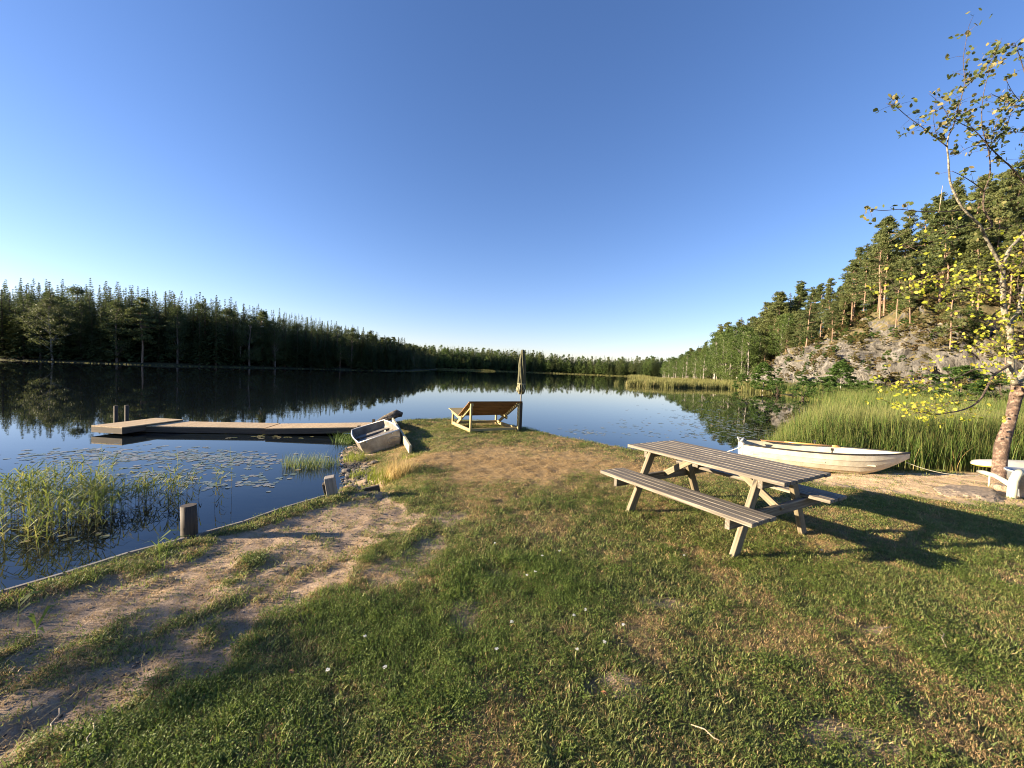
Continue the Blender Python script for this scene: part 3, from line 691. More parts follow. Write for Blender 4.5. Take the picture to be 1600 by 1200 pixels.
# lower wooded shore between the rock and the far forest
cands = []
for _ in range(6000):
    i = random.randrange(46 * 5 - 8, NS); d = random.uniform(-1, 30); q = hill_at(i, max(d, -2)); cands.append((q[0], q[1], q[2], d, i))
random.shuffle(cands); pts = spaced(cands, 3.3); nb = 0; kk = 0
pts.sort(key=lambda c: c[1] + c[3] * 2)
for (x, y, z, d, i) in pts:
    p_ = px_of(x, y, z + 6)
    if not (960 < p_[0] < 1248): continue
    if p_[0] > 1178 and d < 6: continue
    if kk > 235: break
    kk += 1; z = max(z, .2); hk = 1.35 if p_[0] > 1115 else 1.0
    if d < 9:
        tree('birch_tree', BIR, random.randrange(3), x, y, z, hk * random.uniform(8.5, 12), 'leafy green birch on the low shore left of the rock face', 'birches on the right shore', wide=1.15)
    elif random.random() < .55:
        tree('pine_tree', PINES, random.choice((2, 5, 0)), x, y, z, hk * random.uniform(12, 15.5), 'green pine behind the birches on the low right shore', 'pines behind the right shore birches', wide=1.2)
    else:
        tree('spruce_tree', SPR, random.randrange(4), x, y, z, hk * random.uniform(12, 16), 'pointed spruce behind the birches on the low right shore', 'spruces behind the right shore birches', wide=1.2)
# bushes at the foot of the rock
q = PY(1313, 603, 47); tree('young_birch', YB, 0, q.x, q.y, .4, 4.4, 'bushy young birch alone against the pale rock face', None, 'tree', 1.15)
q = PY(1192, 608, 58); tree('young_birch', YB, 0, q.x, q.y, .4, 4.4, 'rounded green birch at the left foot of the rock face', None, 'tree', 1.2)
for i, (px, py, D, h, wd, lab) in enumerate(((1255, 612, 44, 1.9, 1.5, 'low willow bush on the shore left of the lone young birch'), (1500, 612, 34, 3.0, 2.2, 'broad green bush in front of the rock behind the tree trunk branches'),
        (1215, 612, 52, 1.8, 1.6, 'small dark bush where the reeds meet the rock foot'), (1285, 612, 42, 2.0, 1.6, 'leafy bush just left of the young birch'), (1350, 610, 40, 1.8, 1.8, 'low bush right of the lone young birch'),
        (1570, 610, 32, 2.6, 1.8, 'bush behind the birch trunk at the edge of the reeds'), (1440, 610, 36, 1.7, 2.0, 'low bush under the grey cliff'), (1160, 608, 66, 2.2, 1.6, 'round bush on the far low shore below the birches'), (1270, 592, 48, 1.6, 1.1, 'little bush growing against the rock wall'))):
    q = PY(px, py, D); o = tree('bush', BSH, i % 3, q.x, q.y, max(.2, gz(q.x, q.y)) - .1, h * 1.35, lab, None, 'bush', wd / 1.3)
# heather and low growth over the slope
pp = []
for _ in range(12500):
    i = random.randrange(0, 46 * 8); d = 1 + 44 * random.random(); q = hill_at(i, d)
    nn = noise.fractal(Vector((q[0] * .2, q[1] * .2, 5)), 1, 2, 3)
    if d < 6 and nn < -.08: continue
    if nn < -.3: continue
    pp.append((q[0], q[1], q[2] - .12))
pp = np.array(pp)
UND = [broad(71 + k, 1, mm, M_TWIG, .1, .55, 14, .11, True)[1] for k, mm in enumerate((M_UNDER, M_UNDER, M_BUSH, M_UNDER))]
scatter('heather_undergrowth', pp, rng.uniform(0, 6.28, len(pp)), rng.uniform(.5, 1.5, len(pp)), rng.integers(0, 4, len(pp)), UND, 'heather and blueberry scrub covering the rocky slope', 'undergrowth')

# ------------------------------------------------------------------ reeds
def reedclump(seed, n, h0, h1, rad, wd, mat_=M_REED, lean=.25): return blades(n, rad, h0, h1, wd, lean, mat_, seed, 4, 'reed_clump', 1.2)
RC = [reedclump(100 + k, 24, .75, 1.65 + .1 * (k % 2), .32, .022) for k in range(4)] + [reedclump(110, 7, .5, 1.5, .32, .02, M_STRAW, .5)]
RCF = [blades(30, .45, .7, 1.3, .04, .25, M_FRINGE, 300 + k, 3, 'fringe_clump', 1.2) for k in range(4)]
BED = np.array([(6.2, 9.55), (7.6, 10.9), (8.6, 12.3), (11, 15), (15, 19.5), (22, 27), (30, 36), (34, 45), (37.5, 51), (41, 62), (47, 79), (50, 79), (47, 60), (47, 44), (52, 32), (40, 20), (28, 12), (16, 9.6), (11, 9.3), (8, 9.25)], float)
x = rng.uniform(6, 52, 60000); y = rng.uniform(9.2, 80, 60000); k = sdf(x, y, BED) < 0
dist = np.hypot(x, y); k &= rng.random(60000) < np.clip(12 / dist, .16, 1) * .9; k &= (fbm(x, y, 1.5, 91) > .36)
x, y = x[k], y[k]; x2 = rng.uniform(6.2, 16, 5200); y2 = rng.uniform(9.3, 13.5, 5200); k = sdf(x2, y2, BED) < 0; x2, y2 = x2[k], y2[k]
x = np.concatenate([x, x2]); y = np.concatenate([y, y2])
edge = -sdf(x, y, BED)
zz = np.maximum(ground_h(x, y), -.25) 
scl = rng.uniform(.8, 1.12, len(x)) * (.55 + .45 * sm(edge / .9)) * np.where(np.hypot(x, y) > 24, 1.15, 1)
scatter('reed_bed', np.stack([x, y, zz], -1), rng.uniform(0, 6.28, len(x)), scl, np.where(rng.random(len(x)) < .22, 4, rng.integers(0, 4, len(x))), RC, 'dense bed of tall green bulrushes behind the white rowboat', 'reeds')
# reed fringes round the lake
pp = []
def strip(poly, n, w0, w1, s0, s1):
    poly = np.array(poly, float); sg = np.linalg.norm(np.diff(poly, axis=0), axis=1); cm = np.concatenate([[0], np.cumsum(sg)])
    for _ in range(n):
        s_ = random.uniform(0, cm[-1]); k = min(len(sg) - 1, max(0, int(np.searchsorted(cm, s_)) - 1)); t = (s_ - cm[k]) / sg[k]
        q = poly[k] * (1 - t) + poly[k + 1] * t; pp.append((q[0] + random.gauss(0, w0), q[1] + random.gauss(0, w1), -.1, random.uniform(s0, s1)))
strip([(40.5, 61), (44, 77), (50, 102), (52, 121), (55, 150), (60, 180)], 1500, 1.2, 2, .8, 1.5)
strip([(42, 62), (47, 80), (53, 105), (55, 125)], 900, 1.2, 2, 1.0, 1.7)
strip([(22, 72), (30, 71), (34, 74), (40, 76)], 700, 1.0, 1.5, .9, 1.3)
strip([(36, 95), (46, 108), (52, 122)], 300, 1.5, 2, .8, 1.4)
strip([(60, 180), (78, 230), (94, 300)], 300, 2, 3, 1, 2)
strip([(-56, 288), (-45, 287), (-30, 290), (-16, 300)], 400, 2, 2.2, .7, 1.3)
strip([(-15, 312), (0, 322), (25, 327), (75, 315), (96, 305)], 500, 3, 1.5, .6, 1.1)
strip([(-150, 69.5), (-101, 75), (-90, 76.6), (-79, 78.6), (-70, 83), (-62, 92), (-54, 106), (-39, 116), (-35.2, 142), (-41.5, 190)], 700, .5, .4, .16, .36)
pp = np.array(pp)
scatter('shore_reeds', pp[:, :3], rng.uniform(0, 6.28, len(pp)), pp[:, 3], rng.integers(0, 4, len(pp)), RCF, 'reed fringe along the far shores of the lake', 'reeds')

def reed_stem(mb_v, mb_f, H, base, h, r, lean=.12, nl=6, wd=.012, ll=.22):
    d = r.uniform(0, 6.28); top = Vector((math.cos(d), math.sin(d), 0)) * h * lean * r.random()
    pts_ = [base + top * (t * t) + Vector((0, 0, h * t)) for t in (0, .35, .7, 1)]
    for i in range(3):
        for (ux, uy) in ((.0022, 0), (0, .0022)):
            k = len(mb_v); u = Vector((ux, uy, 0)); mb_v += [pts_[i] - u, pts_[i] + u, pts_[i + 1] + u * .8, pts_[i + 1] - u * .8]; mb_f.append((k, k + 1, k + 2, k + 3)); H += [i / 3, i / 3, (i + 1) / 3, (i + 1) / 3]
    for j in range(nl):
        t = .32 + .68 * (j + r.random() * .5) / nl; b0 = base + top * (t * t) + Vector((0, 0, h * t)); a = r.uniform(0, 6.28); l = ll * r.uniform(.6, 1.2)
        dv = Vector((math.cos(a), math.sin(a), 0)); up = r.uniform(.5, 1.2); s_ = Vector((-dv.y, dv.x, .3)) * wd / 2
        q1 = b0 + dv * l * .45 + Vector((0, 0, l * .42 * up)); q2 = b0 + dv * l * .95 + Vector((0, 0, l * .35 * up - l * .1)); k = len(mb_v)
        mb_v += [b0 - s_ * .5, b0 + s_ * .5, q1 + s_, q1 - s_, q2]; mb_f.append((k, k + 1, k + 2, k + 3)); mb_f.append((k + 3, k + 2, k + 4)); H += [t] * 5
def reeds_obj(name, specs, mat_, seed, **kw):
    r = random.Random(seed); V = []; Fc = []; H = []
    for (x, y, z, h) in specs: reed_stem(V, Fc, H, Vector((x, y, z)), h, r, **kw)
    me = bpy.data.meshes.new(name); me.from_pydata([tuple(q) for q in V], [], Fc); me.materials.append(mat_)
    at = me.attributes.new('h', 'FLOAT', 'POINT'); at.data.foreach_set('value', np.array(H, np.float32)); return me
sp = []
r = random.Random(5)
for (px, py, n, s_, h0, h1) in ((25, 800, 34, .28, .5, .72), (80, 795, 34, .25, .55, .78), (60, 830, 26, .3, .4, .62), (130, 800, 22, .25, .4, .6), (105, 835, 16, .25, .35, .55), (175, 795, 26, .22, .35, .55), (215, 790, 12, .25, .3, .5), (255, 780, 10, .25, .3, .45), (300, 765, 9, .3, .25, .42), (-30, 810, 24, .3, .5, .75)):
    c = P(px, py, 0)
    for _ in range(int(n * 1.7)): sp.append((c.x + r.gauss(0, s_), c.y + r.gauss(0, s_ * 1.2), -.1, r.uniform(h0, h1) * .78 + .1))
o = link('shallow_reeds', reeds_obj('shallow_reeds', sp, M_REED2, 3)); tag(o, 'sparse green reeds standing in shallow water beside the bank', 'reeds', kind='stuff')
for (px, py, tpy, lab) in ((163, 765, 690, 'single tall reed stem below the left end of the jetty'), (279, 775, 700, 'single reed stem with drooping leaves below the middle of the jetty'), (362, 775, 695, 'tall lone reed stem at the right edge of the reed patch'), (335, 790, 735, 'short reed stem beside the lone tall one')):
    b_ = P(px, py, 0); h = (py - tpy) / F * b_.y
    o = link('tall_reed', reeds_obj('reed', [(0, 0, -.05, h + .05)], M_REED2, px, nl=6, ll=.16), loc=(b_.x, b_.y, 0)); tag(o, lab, 'reed', 'lone reed stems')
for (px, py, h, n, lab) in ((28, 985, .22, 1, 'young reed with broad leaves sprouting at the left end of the bank'), (250, 893, .22, 2, 'pair of slanting reed shoots on the bank below the round post'), (58, 1000, .1, 1, 'small reed shoot right of the broad leafed one')):
    b_ = P(px, py, .45)
    o = link('reed_shoot', reeds_obj('reed', [(.03 * k, 0, 0, h) for k in range(n)], M_TALLG, px, nl=4, wd=.016, ll=.15, lean=.5), loc=(b_.x, b_.y, gz(b_.x, b_.y))); tag(o, lab, 'reed')
# rush tussock in the bay
sp = []; c = P(492, 728, 0)
me = blades(520, .42, .16, .36, .006, .45, M_RUSH, 77, 3, 'rush')
o = link('rush_tussock', me, loc=(c.x - .08, c.y, -.03)); o.scale = (1.35, .8, 1); tag(o, 'round tussock of green rushes in the bay left of the tilted boat', 'rushes')
# bank plants in the bay
for (px, py, z, n, rad, h0, h1, mt, lab, sx) in ((570, 755, .28, 260, .3, .07, .17, M_YGRASS, 'bright yellow-green grass clump by the dark board', 1.2), (608, 742, .34, 260, .28, .08, .2, M_YGRASS, 'yellow-green grass on the bank between the board and straw clump', 1.1),
        (625, 738, .42, 240, .22, .12, .3, M_STRAW, 'tall straw-coloured dry grass clump on the bank top', .9), (557, 712, .12, 240, .25, .08, .2, M_YGRASS, 'yellow-green grass at the stern corner of the aluminium boat', .9), (565, 735, .15, 110, .18, .06, .14, M_YGRASS, 'small yellow-green tuft among the shore stones', 1), (643, 708, .42, 90, .16, .05, .1, M_YGRASS, 'low yellow tuft at the near end of the pale board', 1),
        (548, 690, .0, 160, .3, .15, .3, M_RUSH, 'green rushes under the shore end of the jetty', 1.4)):
    c = P(px, py, z); g_ = max(gz(c.x, c.y), 0); o = link('grass_clump', blades(int(n * 1.5), rad * 1.15, h0 * 1.2, h1 * 1.35, .007, 1.0, mt, px, 3, 'clump'), loc=(c.x, c.y, g_ - .01)); o.scale = (sx, 1, 1); tag(o, lab, 'grass clump')

# lily pads
def pads(lst, name, label, seed):
    r = random.Random(seed); V = []; Fc = []
    for (cx, cy, sx, sy, n) in lst:
        for _ in range(int(n * 1.1)):
            x = cx + r.gauss(0, sx); y = cy + r.gauss(0, sy)
            if float(sdf(np.array([x]), np.array([y]))[0]) > -.25: continue
            rr = r.uniform(.02, .048) * (1 + .05 * cy); a0 = r.uniform(0, 6.28); k = len(V); zt = r.uniform(.003, .006); tx, ty = r.uniform(-.002, .002), r.uniform(-.002, .002)
            V.append((x, y, zt))
            for j in range(13):
                a = a0 + .25 + (2 * PI - .5) * j / 12; q = rr * r.uniform(.94, 1.04); V.append((x + math.cos(a) * q, y + math.sin(a) * q, zt + tx * math.cos(a) + ty * math.sin(a)))
            for j in range(12): Fc.append((k, k + 1 + j, k + 2 + j))
    me = npmesh(name, np.array(V), np.array(Fc), M_PAD); return tag(link(name, me), label, 'lily pads', kind='stuff')
m, nt, b = mat('lily_pads'); g = nt.nodes.new('ShaderNodeNewGeometry')
nt.links.new(ramp(nt, g.outputs['Random Per Island'], [(.1, (.10, .12, .05)), (.5, (.17, .17, .08)), (.9, (.24, .20, .11))]), b.inputs['Base Color']); b.inputs['Roughness'].default_value = .22; M_PAD = m
L = []
for (px, py, ex, ey, n) in ((110, 716, .9, .25, 80), (180, 712, 1.0, .3, 130), (250, 712, 1.0, .28, 130), (310, 712, .8, .3, 120), (350, 716, .6, .3, 70), (385, 722, .5, .3, 50), (300, 735, .5, .25, 40), (330, 755, .4, .2, 30), (400, 745, .3, .25, 25), (405, 758, .2, .12, 14), (255, 745, .5, .2, 26), (200, 738, .5, .2, 20), (130, 842, .25, .08, 10), (420, 683, .6, .15, 24), (260, 697, .5, .1, 10)):
    c = P(px, py, 0); L.append((c.x, c.y, ex, ey, n))
pads(L, 'lily_pads', 'patches of green-brown lily pads between the jetty and the near bank', 1)
L = []
for (px, py, ex, ey, n) in ((1120, 655, 1.6, 1.2, 130), (1150, 668, 1.2, .8, 120), (1100, 680, .6, .5, 60), (1185, 680, .8, .6, 80), (1050, 662, 1.4, .6, 40), (980, 668, 1.0, .6, 26), (925, 676, .6, .3, 26), (900, 673, .5, .3, 14), (1150, 645, 2.4, 1.6, 110), (1170, 630, 3, 2, 90), (1000, 680, .7, .3, 16)):
    c = P(px, py, 0); L.append((c.x, c.y, ex, ey, n))
pads(L, 'bay_lily_pads', 'patches of lily pads beyond the picnic table', 2)

# ------------------------------------------------------------------ picnic table
U = Vector((.866, .5, 0)); Vv = Vector((.5, -.866, 0)); K = Vector((0, 0, 1))
gt = gz(2.33, 4.31)
T = empty('picnic_table', (2.33, 4.31, gt), math.atan2(Vv.y, Vv.x), 'weathered wooden picnic table with attached benches on the grass', 'picnic table')
# local x along the boards, local y across (+y is away from the camera)
mb = MB()
for i in range(8): mb.box((random.uniform(-.008, .008), -.39 + i * .1114, .725), (1, 0, 0), (0, 1, 0), (0, 0, 1), 1.80, random.uniform(.094, .099), .035)
mb.build('tabletop', W_TABLE, T, .004)
mb = MB()
for xx in (-.62, 0, .62):
    for i in range(8):
        for q_ in (-.022, .022): mb.tube([(xx + random.uniform(-.004, .004), -.39 + i * .1114 + q_, .741), (xx, -.39 + i * .1114 + q_, .7436)], .004, 6)
mb.build('screw_heads', M_MOTOR, T)
for s_ in (-1, 1):
    mb = MB()
    for i in range(4): mb.box((random.uniform(-.01, .01), s_ * (.555 + i * .098), .435), (1, 0, 0), (0, 1, 0), (0, 0, 1), 1.78, random.uniform(.083, .088), .035)
    mb.build('bench', W_TABLE, T, .004)
for xx in (-.62, .62):
    for s_ in (-1, 1):
        mb = MB(); mb.bar((xx, s_ * .66, -.03), (xx, s_ * .30, .70), .045, .095, (0, 1, 0)); mb.build('leg', W_EDGE, T, .004)
    k = .047 if xx > 0 else -.047
    mb = MB(); mb.box((xx + k, 0, .365), (0, 1, 0), (1, 0, 0), (0, 0, 1), 1.72, .045, .095); mb.build('crossbeam', W_TABLE, T, .004)
    mb = MB(); mb.box((xx + k, 0, .66), (0, 1, 0), (1, 0, 0), (0, 0, 1), .74, .045, .09); mb.build('top_batten', W_TABLE, T, .004)
    mb = MB(); mb.bar((xx + k * 1.5, 0, .36), (xx * .33, 0, .69), .07, .04, (0, 1, 0)); mb.build('brace', W_EDGE, T, .003)
mb = MB(); mb.box((0, 0, .68), (0, 1, 0), (1, 0, 0), (0, 0, 1), .74, .07, .045); mb.build('top_batten', W_TABLE, T, .004)

# ------------------------------------------------------------------ lounger and parasol
lx, ly = -1.02, 9.66
A_ = Vector((.89, .45, 0)); A_.normalize()
LG = empty('double_sun_lounger', (lx, ly, gz(lx, ly) - .01), math.atan2(A_.y, A_.x), 'wide slatted wooden double sun lounger facing the lake', 'sun lounger')
W_ = 1.42          # local x: width, local y: towards its foot end
for xx in (.03, W_ - .03):
    fr = MB(); fr.box((xx, .035, .38), K, (1, 0, 0), (0, 1, 0), .76, .045, .07); fr.build('leg', W_PINE, LG, .004)
    fr = MB(); fr.box((xx, 1.47, .19), K, (1, 0, 0), (0, 1, 0), .38, .045, .07); fr.build('leg', W_PINE, LG, .004)
    fr = MB(); fr.box((xx + .002, .755, .055), (0, 1, 0), (1, 0, 0), K, 1.37, .04, .09); fr.build('side_rail', W_PINE, LG, .004)
    fr = MB(); sgn = 1 if xx < 1 else -1
    fr.bar((xx + sgn * .046, .03, .73), (xx + sgn * .046, 1.2, .09), .04, .08); fr.build('back_rail', W_PINE, LG, .004)
    fr = MB(); fr.bar((xx + sgn * .002, .72, .27), (xx + sgn * .002, 1.55, .385), .04, .09); fr.build('seat_rail', W_PINE, LG, .004)
for (yy, zz_, nm) in ((.09, .05, 'cross_rail'), (1.42, .06, 'cross_rail')):
    fr = MB(); fr.box((W_ / 2, yy, zz_ + .012), (1, 0, 0), (0, 1, 0), K, W_ - .12, .045, .07); fr.build(nm, W_PINE, LG, .004)
sl = MB(); sdir = Vector((0, 1.17, -.64)).normalized(); sn = Vector((1, 0, 0)).cross(sdir).normalized()
if sn.z < 0: sn = -sn
for i in range(9):
    c = Vector((W_ / 2, .0, .79)) + sdir * (i * .103 + .02); sl.box(c, (1, 0, 0), sdir, sn, W_ + .1, .088, .024)
sl.build('backrest', W_SLAT, LG, .003)
sl = MB(); d2 = Vector((0, .83, .115)).normalized(); n2_ = Vector((1, 0, 0)).cross(d2)
for i in range(8):
    c = Vector((W_ / 2, .86, .35)) + d2 * (i * .102 + .03); sl.box(c, (1, 0, 0), d2, n2_, W_ + .1, .088, .024)
sl.build('seat', W_PINE, LG, .003)
# parasol beside the right rear corner
pc = LG.matrix_world if False else None
pp_ = P(812, 672, .42); pz = gz(pp_.x, pp_.y)
PS = empty('parasol', (pp_.x, pp_.y, pz), .4, 'closed olive green parasol tied up beside the sun lounger', 'parasol')
mb = MB(); mb.box((0, 0, .38), K, (1, 0, 0), (0, 1, 0), .80, .085, .085); mb.build('wooden_socket', W_POST, PS, .004)
mb = MB(); mb.tube([(0, 0, .7), (0, 0, 2.2)], .019, 10); mb.build('pole', M_METAL, PS)
V = []; Fc = []; prof = [(1.02, .035), (1.06, .075), (1.12, .095), (1.2, .10), (1.3, .088), (1.42, .085), (1.6, .09), (1.8, .085), (1.95, .075), (2.06, .062), (2.12, .05), (2.135, .058), (2.2, .052), (2.235, .03), (2.24, .002)]
nseg = 32
for i, (z_, rr) in enumerate(prof):
    for k in range(nseg):
        a = 2 * PI * k / nseg; fold = 1 + .32 * math.cos(8 * a + z_ * 3.5) * (1 if z_ < 2.1 else .3); tw = a + .35 * math.sin(z_ * 2)
        V.append((math.cos(tw) * rr * fold, math.sin(tw) * rr * fold, z_ + .025 * math.sin(4 * a) * (i < 2)))
for i in range(len(prof) - 1):
    for k in range(nseg): Fc.append((i * nseg + k, i * nseg + (k + 1) % nseg, (i + 1) * nseg + (k + 1) % nseg, (i + 1) * nseg + k))
link('canopy', npmesh('canopy', V, Fc, M_CANVAS, True), PS)
mb = MB()
for (a, rr, dz) in ((2.6, .10, .22), (3.6, .115, .26), (4.6, .10, .2)):
    q = Vector((math.cos(a), math.sin(a), 0)); n_ = Vector((-q.y, q.x, 0))
    mb.tube([q * rr * .8 + K * 1.30, q * (rr + .02) + n_ * .045 + K * 1.17, q * (rr + .01) + n_ * .02 + K * (1.28 - dz), q * rr - n_ * .035 + K * 1.15, q * rr * .8 + K * 1.30], .013, 6)
mb.tube([Vector((math.cos(a), math.sin(a), 0)) * .103 + K * 1.29 for a in np.linspace(0, 2 * PI, 17)], .012, 5, False)
mb.build('tie_strap', M_STRAP, PS)

# ------------------------------------------------------------------ jetty
J = empty('jetty', (-7, 10.6, 0), 0, 'long low wooden jetty with wider end platform on the still water', 'jetty')
def dl(p): return Vector(p) - Vector((-7, 10.6, 0))
jd = Vector((5.6, .75, 0)).normalized(); jn = Vector((-jd.y, jd.x, 0))
def deck(name, a, length, width, z0, z1, board, along=None):
    """a: near corner of the start; planks run across"""
    mb = MB(); n = int(length / board); d = (jd * length + K * (z1 - z0)).normalized(); up = d.cross(-jn)
    if up.z < 0: up = -up
    for i in range(n):
        c = a + d * (board * (i + .5)) + jn * (width / 2) + K * z0
        mb.box(c, jn, d, up, width * random.uniform(.997, 1.003), board - .006, .026)
    mb.build(name, W_DECK, J)
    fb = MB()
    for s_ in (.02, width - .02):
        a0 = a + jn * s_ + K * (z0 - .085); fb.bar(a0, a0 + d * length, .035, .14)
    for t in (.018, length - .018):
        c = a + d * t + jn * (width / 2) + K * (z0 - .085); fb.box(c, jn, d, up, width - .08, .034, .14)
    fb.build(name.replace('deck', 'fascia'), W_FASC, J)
pa = P(195, 668.8, .22); pb = P(142.5, 665.5, .22); pw = (pa - pb).length
mb = MB(); pd = (pa - pb).normalized(); pn = Vector((-pd.y, pd.x, 0)); PL = 1.62
for i in range(int(pw / .1)):
    mb.box(dl(pb) + pd * (.1 * (i + .5)) + pn * (PL / 2), pn, pd, K, PL, .094, .026)
wid_ = int(pw / .1) * .1
mb.build('platform_deck', W_DECK, J)
fb = MB()
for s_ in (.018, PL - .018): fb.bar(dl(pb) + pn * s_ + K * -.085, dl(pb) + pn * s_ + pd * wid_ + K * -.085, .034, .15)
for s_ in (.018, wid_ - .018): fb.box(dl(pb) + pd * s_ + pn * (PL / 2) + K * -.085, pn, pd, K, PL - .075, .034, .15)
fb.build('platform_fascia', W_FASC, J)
wa = P(207, 666, .17); wl = (P(413, 670.5, .17) - wa).length
deck('walkway_deck', dl(Vector((wa.x, wa.y, 0))), wl, .96, .17, .17, .1)
w2 = P(414.5, 670.5, .17); w3 = P(563, 673, .2)
deck('ramp_deck', dl(Vector((w2.x, w2.y, 0))), (w3 - w2).length + .25, .96, .175, .27, .1)
for (px, py, ty) in ((181, 690, 634), (198, 685, 633)):
    b_ = P(px, 677 if px < 190 else 674, 0); h = 2.1 - (ty - px_of(b_.x, b_.y, 2.1)[1]) / F * b_.y
    q = dl(b_) + Vector((0, PL * .55, 0)) if False else dl(PY(px, ty, 11.35 if px < 190 else 11.75))
    mb = MB(); top = q.z; mb.tube([(q.x, q.y, -.9), (q.x, q.y, top)], .048, 12); mb.build('mooring_post', W_POST, J)
for (px, ty, Y_) in ((561, 665, 10.35), (584, 655, 11.9)):
    q = dl(PY(px, ty, Y_)); mb = MB(); mb.box((q.x, q.y, q.z / 2 - .1), K, (1, 0, 0), (0, 1, 0), q.z + .2, .07, .07); mb.build('shore_post', W_POST, J)

# ------------------------------------------------------------------ bank timber
ED = [(-3.9, 1.75), (-3.4, 2.54), (-3.26, 2.78), (-3.11, 3.11), (-2.9, 3.41), (-2.65, 3.81), (-2.5, 4.2), (-2.27, 4.61), (-2.16, 4.78)]
E_ = empty('bank_edging', (-2.9, 3.41, .2), 0, 'thin grey board edging holding the bank at the water', 'edging board')
for a, b_ in zip(ED[:-1], ED[1:]):
    a = Vector((a[0] - .01, a[1] + .01, .22)) - E_.location; b_ = Vector((b_[0] - .01, b_[1] + .01, .22)) - E_.location
    mb = MB(); mb.bar(a, b_ + (b_ - a).normalized() * .012, .025, .49); mb.build('board', W_GREY, E_)
E2 = empty('retaining_board', (-1.98, 4.9, .25), 0, 'short dark retaining board between the bank grass and shore stones', 'retaining board')
mb = MB(); mb.bar(Vector((-.2, -.06, .02)), Vector((.3, .14, .11)), .05, .3); mb.build('board', W_DARK, E2, .004)
mb = MB(); c = Vector((-.2, -.12, -.1)); mb.box(c, K, (1, 0, 0), (0, 1, 0), .3, .06, .06); mb.build('stake', W_DARK, E2, .004)
q = P(524, 783, .4)
o = empty('timber_post', (q.x - .02, q.y + .1, .1), R(25), 'short leaning square grey timber post at the water edge', 'post'); o.rotation_euler = (R(4), R(-9), R(20))
mb = MB(); mb.box((0, 0, .2), K, (1, 0, 0), (0, 1, 0), .8, .115, .115); mb.build('post_shaft', W_GREY, o, .006)
mb = MB(); mb.bar((-.08, 0, .53), (-.063, 0, .2), .09, .018, (1, 0, 0)); mb.build('splinter_board', W_DARK, o, .002)
q = P(289, 850, .42)
o = empty('round_post', (q.x - .05, q.y + .10, 0), 0, 'thick round weathered log post standing in water by the bank', 'post')
mb = MB(); pr = []
for t in np.linspace(-.6, .735, 8): pr.append(Vector((.01 * math.sin(t * 5), 0, t)))
mb.tube(pr, [.066, .065, .067, .064, .063, .064, .062, .060], 24, True, .04); mb.build('log', W_POST, o)
# pale board leading round the tip
o = empty('pale_plank', (-2.6, 9.6, .4), 0, 'pale plank on edge running up the bank behind the aluminium boat', 'plank')
pA = P(641, 703, .36); pB = P(613, 655, .42)
mb = MB(); mb.bar(pA + K * .01 - o.location, pB - K * .02 - o.location, .05, .17); mb.build('plank', W_PALE, o, .004)
# driftwood stump
q = P(611, 655, .42)
o = empty('driftwood_log', (q.x, q.y, max(gz(q.x, q.y), .30)), .4, 'dark gnarled driftwood log at the far tip of the bank', 'driftwood')
mb = MB(); mb.tube([(-.42, .0, .02), (-.2, .03, .14), (.0, 0, .2), (.18, .02, .30), (.34, 0, .26)], [.05, .09, .12, .14, .06], 10, True, .22); mb.build('log', M_DRIFT, o)
mb = MB(); mb.tube([(-.5, -.1, .02), (-.2, -.12, .10), (.05, -.1, .2)], [.03, .045, .03], 8, True, .2); mb.build('root', M_DRIFT, o)

# ------------------------------------------------------------------ boats
def hull_mesh(L, b, zs, zk, n, mat_out, mat_in, laps=5, th=.018, pw_=.62):
    out = []; inn = []
    for i in range(n + 1):
        t = i / n; row = []; rin = []
        for k in range(laps):
            for e in (0, 1):
                u = (k + e) / laps; yy = b(t) * math.sin(u * PI / 2) ** pw_; zz_ = zk(t) + (zs(t) - zk(t)) * (1 - math.cos(u * PI / 2)) ** .85
                off = .010 * (1 - e) * min(1, b(t) * 6) if laps > 1 else 0
                row.append((t * L, yy + off, zz_ - off * .4)); rin.append((min(t * L + (.02 if i == 0 else 0), L - .05), max(0, yy - .034), zz_ + .02 * (1 - u)))
        out.append(row); inn.append(rin)
    V = []; Fc = []
    m_ = len(out[0])
    def add(rows, flip):
        for sgn in (1, -1):
            k0 = len(V)
            for row in rows:
                for (x, y, z) in row: V.append((x, y * sgn, z))
            for i in range(n):
                for k in range(m_ - 1):
                    a = k0 + i * m_ + k; q = (a, a + m_, a + m_ + 1, a + 1)
                    Fc.append(q if (sgn > 0) != flip else q[::-1])
    add(out, False)
    ho = npmesh('hull', V, Fc, mat_out); 
    V.clear(); Fc.clear(); add(inn, True); hi = npmesh('inner_hull', V, Fc, mat_in)
    return ho, hi
L_ = 3.02; B_ = 1.12
bf = lambda t: (B_ / 2 * (1 - .30 * ((.42 - t) / .42) ** 2)) if t < .42 else max(.004, B_ / 2 * (1 - ((t - .42) / .58) ** 2.1))
zsf = lambda t: .43 + .12 * t ** 2.2 + .03 * (1 - t) ** 2
zkf = lambda t: .0 + (.44 * ((t - .70) / .30) ** 1.5 if t > .70 else 0) + .03 * (1 - t) ** 3
st = Vector((5.47, 9.06, 0)); bw = Vector((8.2, 7.9, 0)); hd = math.atan2(bw.y - st.y, bw.x - st.x)
RB = empty('white_rowboat', (st.x, st.y, .14), hd, 'white clinker rowboat lying on the small sandy beach', 'rowboat')
ho, hi = hull_mesh(L_, bf, zsf, zkf, 34, M_WHITE, M_HULLIN)
link('hull', ho, RB); link('inner_hull', hi, RB)
mb = MB()
for s_ in (1, -1): mb.tube([(t * L_, s_ * bf(t), zsf(t) + .004) for t in np.linspace(0, 1, 26)], .017, 6)
mb.build('gunwale', M_BLACK, RB)
